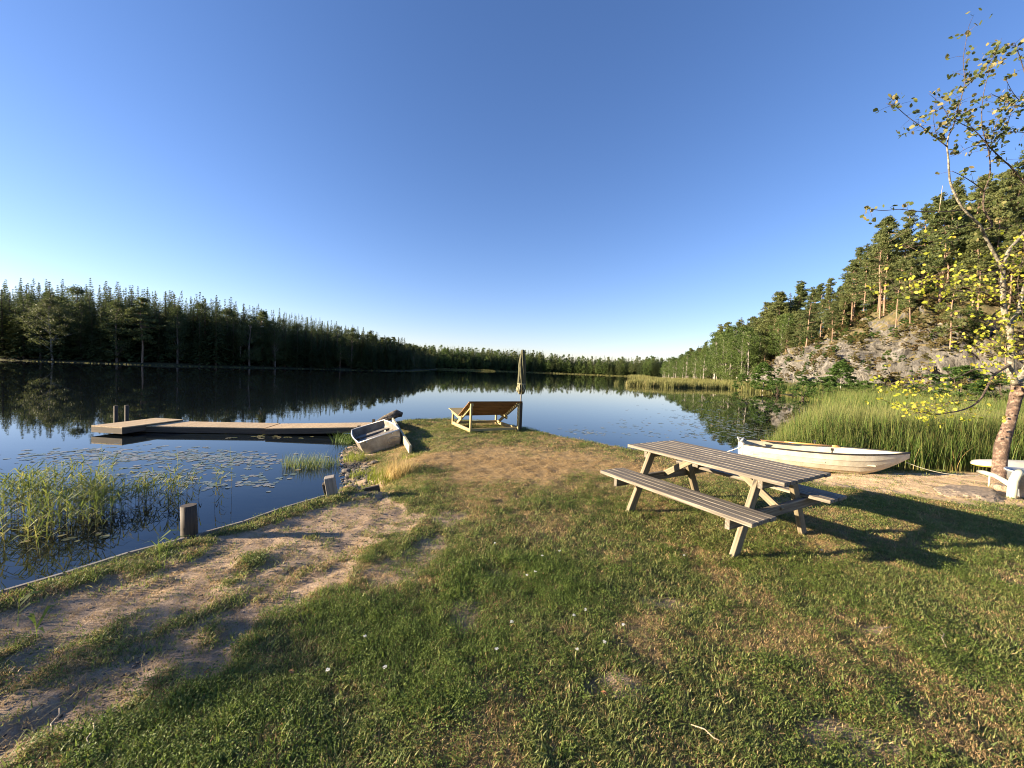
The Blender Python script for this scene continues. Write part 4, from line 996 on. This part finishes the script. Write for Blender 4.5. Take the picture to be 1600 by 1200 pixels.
tb = MB(); prof = [(bf(0) * math.sin(u * PI / 2) ** .62, zkf(0) + (zsf(0) - zkf(0)) * (1 - math.cos(u * PI / 2)) ** .85) for u in np.linspace(0, 1, 9)]
ring = [(0, y, z) for y, z in prof] + [(0, -y, z) for y, z in prof[::-1]]; tb.face([(x - .004, y, z) for x, y, z in ring][::-1]); tb.face([(x + .02, y * .97, z) for x, y, z in ring])
tb.box((.008, 0, zsf(0) + .005), (0, 1, 0), (1, 0, 0), K, bf(0) * 2, .04, .025)
tb.build('transom', M_WHITE, RB)
for t in (.1, .45, .74):
    mb = MB(); mb.box((t * L_, 0, .27), (0, 1, 0), (1, 0, 0), K, 2 * bf(t) * .93, .24, .03); mb.build('thwart', M_HULLIN, RB, .004)
mb = MB(); mb.box((L_ * .4, 0, -.012), (1, 0, 0), (0, 1, 0), K, L_ * .75, .05, .05); mb.build('keel', M_WHITE, RB)
for s_ in (1, -1):
    mb = MB(); mb.tube([(L_ * .52, s_ * bf(.52), zsf(.52)), (L_ * .52, s_ * bf(.52), zsf(.52) + .07)], .012, 6); mb.box((L_ * .52, s_ * bf(.52), zsf(.52) + .09), (1, 0, 0), (0, 1, 0), K, .05, .015, .05); mb.build('oarlock', M_BLACK, RB)
mb = MB(); mb.tube([(-.02, .05, .45), (-.06, .08, .55), (.04, .1, .54), (.02, .12, .47)], .02, 6); mb.tube([(-.03, -.25, .50), (.02, -.22, .58), (.07, -.2, .52)], .025, 6); mb.build('stern_fitting', M_GALV, RB)
def oar(name, a, b_, label):
    a = Vector(a); b_ = Vector(b_); d = (b_ - a); Lo = d.length; o = empty(name, a, 0, label, 'oar', 'oars in the white rowboat')
    d.normalize(); sd_ = d.cross(K).normalized()
    mb = MB(); mb.tube([d * .45, d * Lo], [.019, .016], 8); mb.tube([d * (Lo - .14), d * (Lo + .005)], .021, 8); mb.build('shaft', W_OAR, o)
    mb = MB(); mb.box(d * .25, d, sd_, d.cross(sd_), .55, .13, .014); mb.build('blade', W_OAR, o, .005); return o
M_ = RB.matrix_basis if False else Matrix.Translation(RB.location) @ Matrix.Rotation(hd, 4, 'Z')
oar('oar', M_ @ Vector((.5, .40, .485)), M_ @ Vector((2.0, .43, .50)), 'varnished oar lying along the far gunwale of the white rowboat')
oar('oar', M_ @ Vector((.75, -.12, .32)), M_ @ Vector((2.4, -.05, .34)), 'second oar lying low on the thwarts of the white rowboat')
def sag(a, b_, s_, n=12): return [a.lerp(b_, t) - K * (s_ * 4 * t * (1 - t)) for t in np.linspace(0, 1, n)]
a = M_ @ Vector((L_ - .05, 0, .36)); e = P(1500, 748, .25); e.z = gz(e.x, e.y) + .02
mb = MB(); mb.tube(sag(a, e, .05) + [e + Vector((.3, -.02, .01)), e + Vector((.55, .1, .03)), e + Vector((.9, .1, .0))], .0055, 6); o = mb.build('mooring_rope', M_ROPE); tag(o, 'pale rope from the bow of the white rowboat across the sand', 'rope')
a = M_ @ Vector((0, -.3, .42)); e = P(1128, 707, .0)
mb = MB(); mb.tube(sag(a, e, .03), .01, 6); o = mb.build('stern_rope', M_ROPE); tag(o, 'short rope from the stern of the white rowboat to the water', 'rope')

# aluminium pram lying tilted on the bank
nl = PY(561, 692, 8.5); nr = PY(624, 671, 8.92); fr_ = PY(601, 657, 10.45); fl = PY(562, 671, 10.05); bl = PY(577, 711, 8.45); br_ = PY(624, 698, 8.5)
xa = (nr - nl); wA = xa.length; xa.normalize(); ya = ((fr_ + fl) / 2 - (nr + nl) / 2); LA = ya.length * 1.02; ya = (ya - xa * ya.dot(xa)).normalized(); za = xa.cross(ya)
AB = empty('aluminium_rowboat', (0, 0, 0), 0, 'small aluminium rowboat lying tilted on the stony bank', 'rowboat')
Mx = Matrix(((xa.x, ya.x, za.x, (nl.x + nr.x) / 2), (xa.y, ya.y, za.y, (nl.y + nr.y) / 2), (xa.z, ya.z, za.z, (nl.z + nr.z) / 2), (0, 0, 0, 1)))
AB.matrix_basis = Mx
dep = .42; hw = lambda t: wA / 2 * (1.0 + .10 * math.sin(t * PI * .9) - .12 * t ** 3); kz = lambda t: -dep + .26 * t ** 3.2; sz = lambda t: .03 * t * t
def sect(t, g_=0):
    w_ = hw(t) - g_; k = kz(t) + g_; s_ = sz(t); return [(-w_, LA * t, s_), (-w_ * .93, LA * t, s_ + (k - s_) * .55), (-w_ * .72, LA * t, k + .01), (0, LA * t, k - .015), (w_ * .72, LA * t, k + .01), (w_ * .93, LA * t, s_ + (k - s_) * .55), (w_, LA * t, s_)]
for nm, g_, mt in (('hull', 0, M_ALU), ('inner_hull', .012, M_ALU2)):
    V = []; Fc = []; n = 16
    for i in range(n + 1): V += sect(i / n if g_ == 0 else .012 + i / n * .976, g_)
    for i in range(n):
        for k in range(6): a_ = i * 7 + k; Fc.append((a_, a_ + 7, a_ + 8, a_ + 1))
    Fc.append(tuple(range(7))); Fc.append(tuple(n * 7 + k for k in range(7))[::-1])
    link(nm, npmesh(nm, V, Fc, mt, False), AB)
mb = MB(); rim = [Vector(sect(t)[0]) for t in np.linspace(0, 1, 12)] + [Vector(sect(t)[6]) for t in np.linspace(1, 0, 12)]; rim.append(rim[0])
mb.tube(rim, .017, 6); mb.build('gunwale', M_ALURIM, AB)
for t in (.2, .5, .8):
    mb = MB(); w_ = hw(t) * .95; mb.box((0, LA * t, -.15), (1, 0, 0), (0, 1, 0), K, 2 * w_, .22, .02); mb.build('thwart', M_ALU2, AB, .003)
mb = MB(); mb.tube([(.27 + .15 * math.cos(a), -.006, -.2 + .075 * math.sin(a)) for a in np.linspace(0, 2 * PI, 21)], .009, 5, False); mb.tube([(.27 + .10 * math.cos(a), -.006, -.2 + .04 * math.sin(a)) for a in np.linspace(0, 2 * PI, 17)], .006, 5, False); mb.build('stamped_panel', M_ALU, AB)
mb = MB(); mb.tube([(-.3, -.02, -.02), (-.3, -.02, -.05)], .015, 6); mb.tube([(.28, -.02, -.02), (.28, -.02, -.05)], .015, 6); mb.build('lifting_lug', M_ALURIM, AB)

# upturned white kayak behind the trunk
k0 = PY(1517, 723, 8.1); k1 = Vector((13.6, 7.5, k0.z + .03)); kd = k1 - k0; KY = empty('white_kayak', k0, math.atan2(kd.y, kd.x), 'white upturned kayak with yellow lower edge resting behind the birch trunk', 'kayak')
Lk = kd.length; V = []; Fc = []; n = 40; ns_ = 20
for nm, mt in (('hull', M_WHITE), ('deck', M_YELLOW)):
    V = []; Fc = []
    for i in range(n + 1):
        t = i / n; w_ = .27 * max(.0, math.sin(PI * min(1, max(0, t)))) ** .3 + .004; hh_ = .11 * max(.0, math.sin(PI * t)) ** .22 + .004
        for k in range(ns_ // 2 + 1):
            a = PI * k / (ns_ // 2); up = 1 if nm == 'hull' else -.45; V.append((t * Lk, math.cos(a) * w_ * (1 if nm == 'hull' else .985), math.sin(a) * hh_ * 1.3 * up - .02))
    w2_ = ns_ // 2 + 1
    for i in range(n):
        for k in range(w2_ - 1): a_ = i * w2_ + k; Fc.append((a_, a_ + w2_, a_ + w2_ + 1, a_ + 1) if nm == 'hull' else (a_ + 1, a_ + w2_ + 1, a_ + w2_, a_))
    link(nm, npmesh(nm, V, Fc, mt, True), KY)
for t in (.24, .75):
    wx = k0 + kd * t; g_ = gz(wx.x, wx.y); TR = empty('wooden_trestle', (wx.x, wx.y, g_), math.atan2(kd.y, kd.x), 'low wooden trestle under the %s end of the white kayak' % ('near left' if t < .5 else 'far right'), 'trestle', 'trestles under the white kayak')
    hz = k0.z - g_ - .09; mb = MB(); mb.box((0, 0, hz - .03), (0, 1, 0), (1, 0, 0), K, .7, .06, .05); mb.build('top_rail', W_FASC, TR)
    for s_ in (-1, 1): mb = MB(); mb.bar((0, s_ * .3, 0), (0, s_ * .24, hz - .04), .05, .05, (0, 1, 0)); mb.build('leg', W_FASC, TR)

# white painted bent pole and post, galvanised tub
q = P(1580, 783, .43); gq = gz(q.x, q.y)
o = empty('white_bollard', (q.x, q.y, gq), 0, 'cream painted leaning post with bent top beside the metal tub', 'post')
mb = MB(); mb.tube([(0, 0, -.05), (.0, 0, .12), (.01, 0, .26), (.05, .0, .36), (.12, .01, .40)], [.052, .052, .05, .05, .046], 14); mb.build('shaft', M_WPAINT, o)
a = PY(1578, 757, q.y + .04); e = PY(1530, 737, 6.7); mid = PY(1556, 745, (q.y + 6.7) / 2)
o = empty('white_pole', a, 0, 'cream painted curved pole sloping up from the leaning post', 'pole')
mb = MB(); mb.tube([Vector((0, 0, 0)), (mid - a) * .5 + K * .008, mid - a + K * .012, (mid - a) * .4 + (e - a) * .6 + K * .012, e - a], .036, 12); mb.build('tube', M_WPAINT, o)
mb = MB(); f_ = (e - a) * .62; gg = gz((a + f_).x, (a + f_).y); mb.tube([f_, Vector((f_.x, f_.y, gg - a.z))], .012, 8); mb.build('stay', M_WPAINT, o)
tx, ty = q.x + .53, q.y + .03
o = empty('metal_tub', (tx, ty, gz(tx, ty)), 0, 'grey galvanised metal tub standing in the grass at the right edge', 'tub')
V = []; Fc = []; ns_ = 32
pf = [(.001, .012), (.28, .012), (.30, 0.0), (.31, .02), (.37, .36), (.39, .37), (.385, .39), (.365, .38), (.30, .03), (.001, .028)]
for (rr, z_) in pf:  # profile rings

    for k in range(ns_): a = 2 * PI * k / ns_; V.append((math.cos(a) * rr, math.sin(a) * rr, z_))
for i in range(len(pf) - 1):
    for k in range(ns_): Fc.append((i * ns_ + k, i * ns_ + (k + 1) % ns_, (i + 1) * ns_ + (k + 1) % ns_, (i + 1) * ns_ + k))
link('tub_body', npmesh('tub_body', V, Fc, M_GALV, True), o)
mb = MB(); mb.tube([Vector((math.cos(a) * .388, math.sin(a) * .388, .385)) for a in np.linspace(0, 2 * PI, 33)], .012, 6, False); mb.build('rolled_rim', M_ALURIM, o)

# flat slab
def stone(name, x, y, z, sx, sy, sz, seed, mat_, label, group=None, cat_='stone', sub=3):
    import bmesh
    bm = bmesh.new(); bmesh.ops.create_icosphere(bm, subdivisions=sub, radius=1)
    for v in bm.verts:
        n1 = noise.fractal(v.co * 1.1 + Vector((seed * 3.7, 0, 0)), 1, 2, 3); v.co *= 1 + .35 * n1; v.co.z = max(-.5, min(v.co.z, .75)); v.co.x *= sx; v.co.y *= sy; v.co.z *= sz
    me = bpy.data.meshes.new(name); bm.to_mesh(me); bm.free(); me.materials.append(mat_)
    o = link(name, me, loc=(x, y, z)); o.rotation_euler = (0, 0, seed); return tag(o, label, cat_, group)
q = P(1520, 777, .42); stone('flat_stone', q.x, q.y, gz(q.x, q.y) - .02, .52, .33, .11, 0.3, M_SLAB, 'wide flat grey-brown stone slab set in the sand near the tub', sub=5)
q = P(1553, 768, .42); stone('small_stone', q.x + .12, q.y, gz(q.x, q.y), .12, .1, .09, 1.3, M_SLAB, 'small rounded stone at the foot of the birch beside the slab')
# shore stones in the bay
r = random.Random(9); n_st = 0
big = ((549, 722), (556, 737), (543, 745), (547, 757), (553, 750), (545, 735), (538, 768), (552, 728), (560, 742), (541, 728), (548, 764), (571, 728), (585, 722), (560, 757))
for k, (px, py) in enumerate(big):
    c = P(px, py, .1); s_ = r.uniform(.045, .09)
    stone('shore_stone', c.x, c.y, max(gz(c.x, c.y), 0), s_ * 1.3, s_, s_ * .8, k * 1.7, M_STONE, 'grey-brown stone lying in the gravel where the bay bank meets the water', 'stones along the bay bank', sub=2)
pp = []
for _ in range(6000):
    y = r.uniform(5.0, 9.6); x = float(np.interp(y, [5.3, 6.15, 7.22, 8.17, 9.0], [-2.42, -2.62, -3.11, -3.57, -3.95])) + r.gauss(.22, .22)
    pp.append((x, y))
pp = np.array(pp); sd = sdf(pp[:, 0], pp[:, 1]); k = (sd > -.12) & (sd < .5) & (rng.random(len(sd)) < .13); pp = pp[k]; zz = ground_h(pp[:, 0], pp[:, 1])
peb = []
for k in range(4):
    o = stone('p', 0, 0, 0, 1.2, .95, .75, k * 2.1 + .4, M_STONE, 'x', sub=2); peb.append(o.data); bpy.data.objects.remove(o)
scatter('shore_gravel', np.stack([pp[:, 0], pp[:, 1], zz + .005], -1), rng.uniform(0, 6.28, len(pp)), rng.uniform(.012, .035, len(pp)), rng.integers(0, 4, len(pp)), peb, 'gravel and pebbles along the bay bank', 'gravel')
gx_ = rng.uniform(-4, -.5, 26000); gy_ = rng.uniform(1.1, 5.0, 26000); gsd = sdf(gx_, gy_); gb = masks(gx_, gy_, gsd)[0]; k = (gsd > .1) & (rng.random(26000) < gb * .5)
gx_, gy_ = gx_[k], gy_[k]; zz = ground_h(gx_, gy_) - .028 + (fbm(gx_, gy_, .12, 53, 2) - .5) * .03
grit = peb[:2] + [blades(3, .03, .012, .035, .002, 3, M_DRY, 401, 2, 'litter', flat=.9), blades(3, .03, .012, .03, .0035, 3, M_STRAW, 402, 2, 'litter', flat=.9)]
gi = rng.integers(0, 4, len(gx_)); scatter('path_grit', np.stack([gx_, gy_, zz + np.where(gi < 2, .001, .006)], -1), rng.uniform(0, 6.28, len(gx_)), np.where(gi < 2, rng.uniform(.0025, .009, len(gx_)), rng.uniform(.8, 1.6, len(gx_))), gi, grit, 'grit and dry plant litter on the worn path', 'grit')

# ------------------------------------------------------------------ the near birch
BT = empty('old_birch', (8.92, 6.94, gz(8.92, 6.94)), 0, 'old leaning birch with peeling reddish trunk and sparse yellow leaves', 'tree')
bo = BT.location.copy()
YT = 6.94
def poly(ps, y0, y1, jit=.0):
    n = len(ps); return [PY(px, py, y0 + (y1 - y0) * i / (n - 1)) - bo for i, (px, py) in enumerate(ps)]
def smooth_pts(pts_, k=3):
    out = []
    for i in range(len(pts_) - 1):
        q = [pts_[max(i - 1, 0)], pts_[i], pts_[i + 1], pts_[min(i + 2, len(pts_) - 1)]]
        for j in range(k): out.append(Vector(cat(*[tuple(w_) for w_ in q], j / k)))
    out.append(pts_[-1]); return out
tr = poly([(1557, 768), (1558, 757), (1561, 735), (1563, 715), (1567, 690), (1575, 668), (1581, 647), (1586, 625), (1589, 612), (1588, 596)], YT, YT + .15)
tr[0].z = -.1
pts_ = smooth_pts(tr, 4); n = len(pts_)
rad = [.55 * float(np.interp(i / (n - 1), [0, .08, .2, .4, .5, .62, .75, .85, 1], [.24, .185, .165, .17, .155, .135, .14, .155, .12])) for i in range(n)]
mb = MB(); mb.tube(pts_, rad, 20, True, .045)
mb.tube(poly([(1588, 617), (1596, 612), (1603, 606)], YT + .1, YT - .05), [.07, .06, .035], 12, True, .1)
mb.build('trunk', M_BARK, BT)
SK = []
def limb(ps, y0, y1, r0, r1, m_, nm, k=3, leaves=0, lm='o'):
    pts_ = smooth_pts(poly(ps, y0, y1), k); n = len(pts_); mb = MB(); mb.tube(pts_, [(r0 + (r1 - r0) * (i / (n - 1)) ** .8) * (.68 if r0 > .02 else .9) for i in range(n)], 8 if r0 > .03 else 5, True, .05)
    mb.build(nm, m_, BT); SK.append((pts_, leaves, lm)); return pts_
A1 = limb([(1587, 600), (1580, 585), (1579, 575), (1580, 548), (1578, 517), (1570, 490), (1567, 460), (1567, 423)], 7.05, 6.9, .085, .05, M_BARKP, 'stem')
limb([(1589, 602), (1597, 585), (1612, 560), (1640, 520)], 7.1, 7.5, .08, .06, M_BARKP, 'stem', 3, 20, 'y')
limb([(1578, 517), (1583, 500), (1592, 487), (1595, 471), (1600, 450), (1612, 420), (1622, 380)], 6.95, 7.3, .055, .03, M_BARKP, 'stem', 3, 20, 'y')
limb([(1567, 423), (1558, 404), (1544, 379), (1535, 360), (1529, 350), (1504, 325), (1487, 292), (1483, 271), (1482, 250), (1480, 229), (1482, 212)], 6.9, 6.4, .04, .014, M_BARKP, 'stem', 3, 4)
limb([(1567, 423), (1575, 394), (1585, 381), (1600, 365), (1625, 335)], 6.9, 7.0, .04, .03, M_BARKP, 'stem', 3, 4, 'y')
limb([(1625, 335), (1612, 305), (1600, 287), (1579, 260), (1567, 250), (1542, 225), (1523, 204), (1500, 192), (1489, 180)], 7.0, 6.5, .03, .005, M_TWIG, 'branch', 3, 26)
limb([(1535, 360), (1550, 354), (1545, 340), (1537, 327), (1538, 300), (1546, 277), (1547, 256), (1545, 240), (1542, 225), (1535, 200), (1534, 175), (1537, 146), (1545, 115), (1558, 83), (1577, 65)], 6.8, 6.6, .024, .003, M_TWIG, 'branch', 3, 34)
limb([(1538, 300), (1527, 290), (1504, 275), (1487, 267)], 6.7, 6.5, .012, .004, M_TWIG, 'branch', 3, 5)
limb([(1504, 328), (1485, 330), (1467, 331), (1433, 330), (1406, 327), (1381, 329), (1362, 327), (1352, 323)], 6.7, 6.2, .013, .003, M_TWIG, 'branch', 3, 9)
limb([(1480, 229), (1462, 215), (1440, 198), (1419, 183), (1400, 167), (1385, 162)], 6.4, 6.2, .010, .003, M_TWIG, 'branch', 3, 18)
limb([(1482, 212), (1490, 196), (1496, 173), (1504, 146), (1508, 129), (1505, 94), (1511, 56), (1514, 40)], 6.4, 6.2, .012, .002, M_TWIG, 'branch', 3, 22)
limb([(1508, 137), (1527, 117), (1548, 94), (1558, 75), (1565, 60)], 6.3, 6.4, .007, .002, M_TWIG, 'branch', 3, 12)
limb([(1486, 196), (1478, 175), (1465, 158), (1451, 146)], 6.35, 6.2, .006, .002, M_TWIG, 'branch', 3, 9)
limb([(1465, 217), (1459, 190), (1460, 160)], 6.35, 6.3, .005, .002, M_TWIG, 'branch', 3, 8)
limb([(1523, 204), (1505, 185), (1490, 175)], 6.6, 6.5, .006, .002, M_TWIG, 'branch', 3, 10)
limb([(1640, 175), (1600, 167), (1579, 162), (1560, 152), (1548, 146)], 7.2, 6.8, .012, .003, M_TWIG, 'branch', 3, 14)
limb([(1640, 120), (1600, 155), (1585, 148), (1572, 125)], 7.2, 6.8, .01, .003, M_TWIG, 'branch', 3, 14)
limb([(1640, 205), (1600, 207), (1570, 205), (1545, 215)], 7.2, 6.8, .008, .003, M_TWIG, 'branch', 3, 12)
limb([(1542, 228), (1520, 228), (1496, 240), (1485, 245)], 6.7, 6.5, .007, .002, M_TWIG, 'branch', 3, 7)
limb([(1545, 240), (1570, 205), (1580, 175), (1590, 160)], 6.7, 6.9, .008, .003, M_TWIG, 'branch', 3, 12)
limb([(1640, 260), (1600, 110), (1590, 80), (1585, 66)], 7.2, 6.9, .012, .003, M_TWIG, 'branch', 3, 16)
limb([(1545, 240), (1552, 210), (1560, 185), (1575, 160)], 6.7, 6.8, .007, .002, M_TWIG, 'branch', 3, 12)
limb([(1567, 479), (1550, 465), (1533, 456), (1517, 460), (1475, 467), (1433, 462), (1410, 455), (1394, 448)], 6.9, 6.1, .022, .003, M_TWIG, 'branch', 3, 46, 'y')
limb([(1517, 460), (1490, 452), (1462, 452), (1440, 445), (1420, 440)], 6.5, 6.1, .008, .002, M_TWIG, 'branch', 3, 26, 'y')
limb([(1560, 421), (1530, 430), (1500, 436), (1470, 436), (1455, 438)], 6.9, 6.3, .012, .002, M_TWIG, 'branch', 3, 26, 'y')
limb([(1535, 355), (1515, 352), (1495, 357), (1480, 362)], 6.8, 6.5, .009, .002, M_TWIG, 'branch', 3, 2, 'y')
limb([(1504, 372), (1475, 380), (1440, 383), (1410, 384), (1390, 377)], 6.7, 6.1, .006, .002, M_TWIG, 'branch', 3, 16, 'y')
limb([(1560, 421), (1575, 415), (1594, 411), (1620, 405)], 6.9, 7.2, .012, .008, M_TWIG, 'branch', 3, 12, 'y')
limb([(1579, 570), (1554, 585), (1542, 606), (1529, 627), (1506, 640), (1475, 646), (1458, 648), (1430, 640), (1395, 630)], 7.0, 6.0, .035, .003, M_TWIG, 'branch', 3, 50, 'y')
limb([(1529, 627), (1500, 625), (1475, 632), (1445, 645), (1415, 642)], 6.7, 6.1, .01, .002, M_TWIG, 'branch', 3, 26, 'y')
limb([(1554, 585), (1530, 575), (1500, 588), (1470, 598), (1440, 606), (1410, 600), (1385, 602)], 6.8, 6.1, .012, .002, M_TWIG, 'branch', 3, 44, 'y')
limb([(1580, 560), (1560, 545), (1535, 545), (1510, 560)], 6.9, 6.4, .01, .002, M_TWIG, 'branch', 3, 30, 'y')
limb([(1580, 535), (1600, 520), (1560, 500), (1540, 510)], 6.9, 6.4, .008, .002, M_TWIG, 'branch', 3, 26, 'y')
limb([(1590, 480), (1575, 455), (1560, 440), (1570, 400)], 6.9, 6.6, .008, .002, M_TWIG, 'branch', 3, 34, 'y')
limb([(1600, 500), (1590, 440), (1600, 400), (1595, 350)], 6.9, 6.7, .01, .003, M_TWIG, 'branch', 3, 40, 'y')
limb([(1600, 560), (1590, 545), (1560, 520), (1575, 490)], 7.0, 6.7, .008, .002, M_TWIG, 'branch', 3, 30, 'y')
r = random.Random(12); LV = {'o': ([], []), 'y': ([], [])}; tw = MB()
def leaf(c, s_, store):
    V, Fc = store; nrm = Vector((r.gauss(0, 1), r.gauss(-.5, 1), r.gauss(.4, .8))).normalized(); u = nrm.orthogonal().normalized(); u.rotate(Matrix.Rotation(r.uniform(0, 6.3), 3, nrm)); v = nrm.cross(u); k = len(V)
    V += [c - u * s_ * .5, c - u * s_ * .15 + v * s_ * .42, c + u * s_ * .3 + v * s_ * .34 + nrm * s_ * .08, c + u * s_ * .62, c + u * s_ * .3 - v * s_ * .34 + nrm * s_ * .08, c - u * s_ * .15 - v * s_ * .42]; Fc.append(tuple(range(k, k + 6)))
for pts_, nlv, lm in SK:
    for _ in range(int(nlv * (1.5 if lm == 'y' else 1.35))):
        t = r.uniform(.12, 1) * (len(pts_) - 1); i = min(int(t), len(pts_) - 2); p0 = pts_[i].lerp(pts_[i + 1], t - i)
        sp_ = .16 if lm == 'y' else .09; d = Vector((r.gauss(0, 1), r.gauss(0, 1.2), r.gauss(.1, .8))) * sp_
        e = p0 + d
        if r.random() < (.6 if lm == 'y' else .95): tw.tube([p0, p0 + d * .5 + K * .01, e], [.003, .002, .0012], 3, False)
        for q in range(r.choice((2, 3, 3, 4)) if lm == 'o' else r.choice((1, 2, 3))):
            leaf(e + Vector((r.gauss(0, .03), r.gauss(0, .03), r.gauss(0, .025))), r.uniform(.036, .062) * (1.25 if lm == 'o' else 1), LV[lm])
V = [tuple(q) for q in tw.v]; Fc = [tuple(q) for q in tw.f]; mi = [0] * len(Fc)
for j, k in ((1, 'o'), (2, 'y')):
    k0 = len(V); V += [tuple(q) for q in LV[k][0]]; Fc += [tuple(i + k0 for i in f_) for f_ in LV[k][1]]; mi += [j] * len(LV[k][1])
me = bpy.data.meshes.new('crown'); me.from_pydata(V, [], Fc)
for mt in (M_TWIG, M_LEAFO, M_LEAFY): me.materials.append(mt)
me.polygons.foreach_set('material_index', mi); me.update(); link('crown', me, BT)
a = PY(1473, 290, 6.5); o = empty('hanging_string', a, 0, 'frayed pale string hanging between two birch branches', 'string')
mb = MB(); mb.tube([(0, 0, 0), (0, .01, -.1), (-.01, 0, -.17)], .003, 5); mb.tube([(-.01, 0, -.15), (-.012, 0, -.24), (-.02, 0, -.34)], [.003, .008, .003], 7, True, .2); mb.tube([(-.02, 0, -.34), (-.03, 0, -.44)], .003, 5); mb.build('cord', M_TWIGP, o)

# birches left of the frame whose shade falls over the path
for (x, y, h, v, wd, lab) in ((-10.3, 1.0, 2.25, 0, 2.3, 'young birch beside the path outside the left edge, nearer the water'), (-8.4, .3, 1.7, 1, 2.3, 'smaller young birch beside the path outside the left edge')):
    tree('birch_tree', SPARSE, v, x, y, max(gz(x, y), .2), h, lab, None, wide=wd)

# ------------------------------------------------------------------ small things in the lawn
r = random.Random(31); fl_src = []
def flower(x, y, h, label):
    o = empty('yarrow_flower', (x, y, gz(x, y)), 0, label, 'flower', 'white flowers in the lawn')
    mb = MB(); tx_ = r.uniform(-.02, .02); mb.tube([(0, 0, 0), (tx_ * .4, 0, h * .5), (tx_, 0, h)], .0016, 4); mb.build('stem', M_TALLG, o)
    V = []; Fc = []
    for _ in range(16):
        a = r.uniform(0, 6.3); q = .009 * math.sqrt(r.random()); c = Vector((tx_ + math.cos(a) * q, math.sin(a) * q, h + r.uniform(-.003, .004))); k = len(V); s_ = .0032
        V += [c + Vector((-s_, -s_, 0)), c + Vector((s_, -s_, .001)), c + Vector((s_, s_, 0)), c + Vector((-s_, s_, .001))]; Fc.append((k, k + 1, k + 2, k + 3))
    me = bpy.data.meshes.new('bloom'); me.from_pydata([tuple(q) for q in V], [], Fc); me.materials.append(M_PETAL); link('bloom', me, o)
for (px, py, h) in ((575, 1000, .05), (508, 1052, .05), (598, 1048, .05), (846, 878, .07), (833, 905, .08), (820, 908, .07), (895, 985, .11), (915, 970, .09), (795, 985, .08), (778, 1030, .09), (978, 995, .09), (770, 860, .09), (875, 868, .06), (898, 1040, .12), (940, 1015, .06), (1070, 870, .05), (1285, 858, .04)):
    q = P(px, py, .5); flower(q.x, q.y, h, 'small white yarrow bloom in the green grass of the lawn')
for (px, py, L2, a, lab) in ((1105, 1150, .14, -.7, 'pale dry twig lying in the grass at the bottom of the lawn'), (85, 1125, .14, -.9, 'thin pale twig on the sandy path'), (140, 1150, .13, -.9, 'second thin pale twig on the sandy path, nearer the grass'), (720, 885, .1, -.5, 'short pale twig among the clover'), (1385, 985, .22, .5, 'long dry grass stalk lying on the right lawn'), (1475, 1000, .24, .8, 'long dry stalk near the right edge of the lawn')):
    q = P(px, py, .48); mb = MB(); mb.tube([(-L2 / 2, 0, .008), (-L2 * .1, .012, .014), (L2 * .2, -.004, .012), (L2 / 2, .01, .008)], [.0022, .003, .0028, .0015], 5); mb.tube([(0, 0, .012), (.02, .02, .015)], .0015, 4)
    o = mb.build('twig', M_TWIGP); o.location = (q.x, q.y, gz(q.x, q.y) + .012); o.rotation_euler = (0, 0, a); tag(o, lab, 'twig')
for (px, py, lab) in ((686, 1115, 'curled brown dead leaf on the grass at the bottom centre'), (325, 1052, 'brown leaf fragment on the path edge'), (455, 1052, 'rust brown leaf in the grass near the path'), (945, 1090, 'pale brown leaf in the short grass')):
    q = P(px, py, .48); V = [(-.02, 0, .0), (-.008, .012, .006), (.01, .010, .009), (.024, 0, .002), (.01, -.011, .008), (-.008, -.012, .004), (0, 0, .0)]
    me = bpy.data.meshes.new('dead_leaf'); me.from_pydata(V, [], [(0, 1, 6), (1, 2, 6), (2, 3, 6), (3, 4, 6), (4, 5, 6), (5, 0, 6)]); me.materials.append(M_DEADL); o = link('dead_leaf', me, loc=(q.x, q.y, gz(q.x, q.y) + .02)); o.rotation_euler = (.2, .1, px); tag(o, lab, 'leaf')
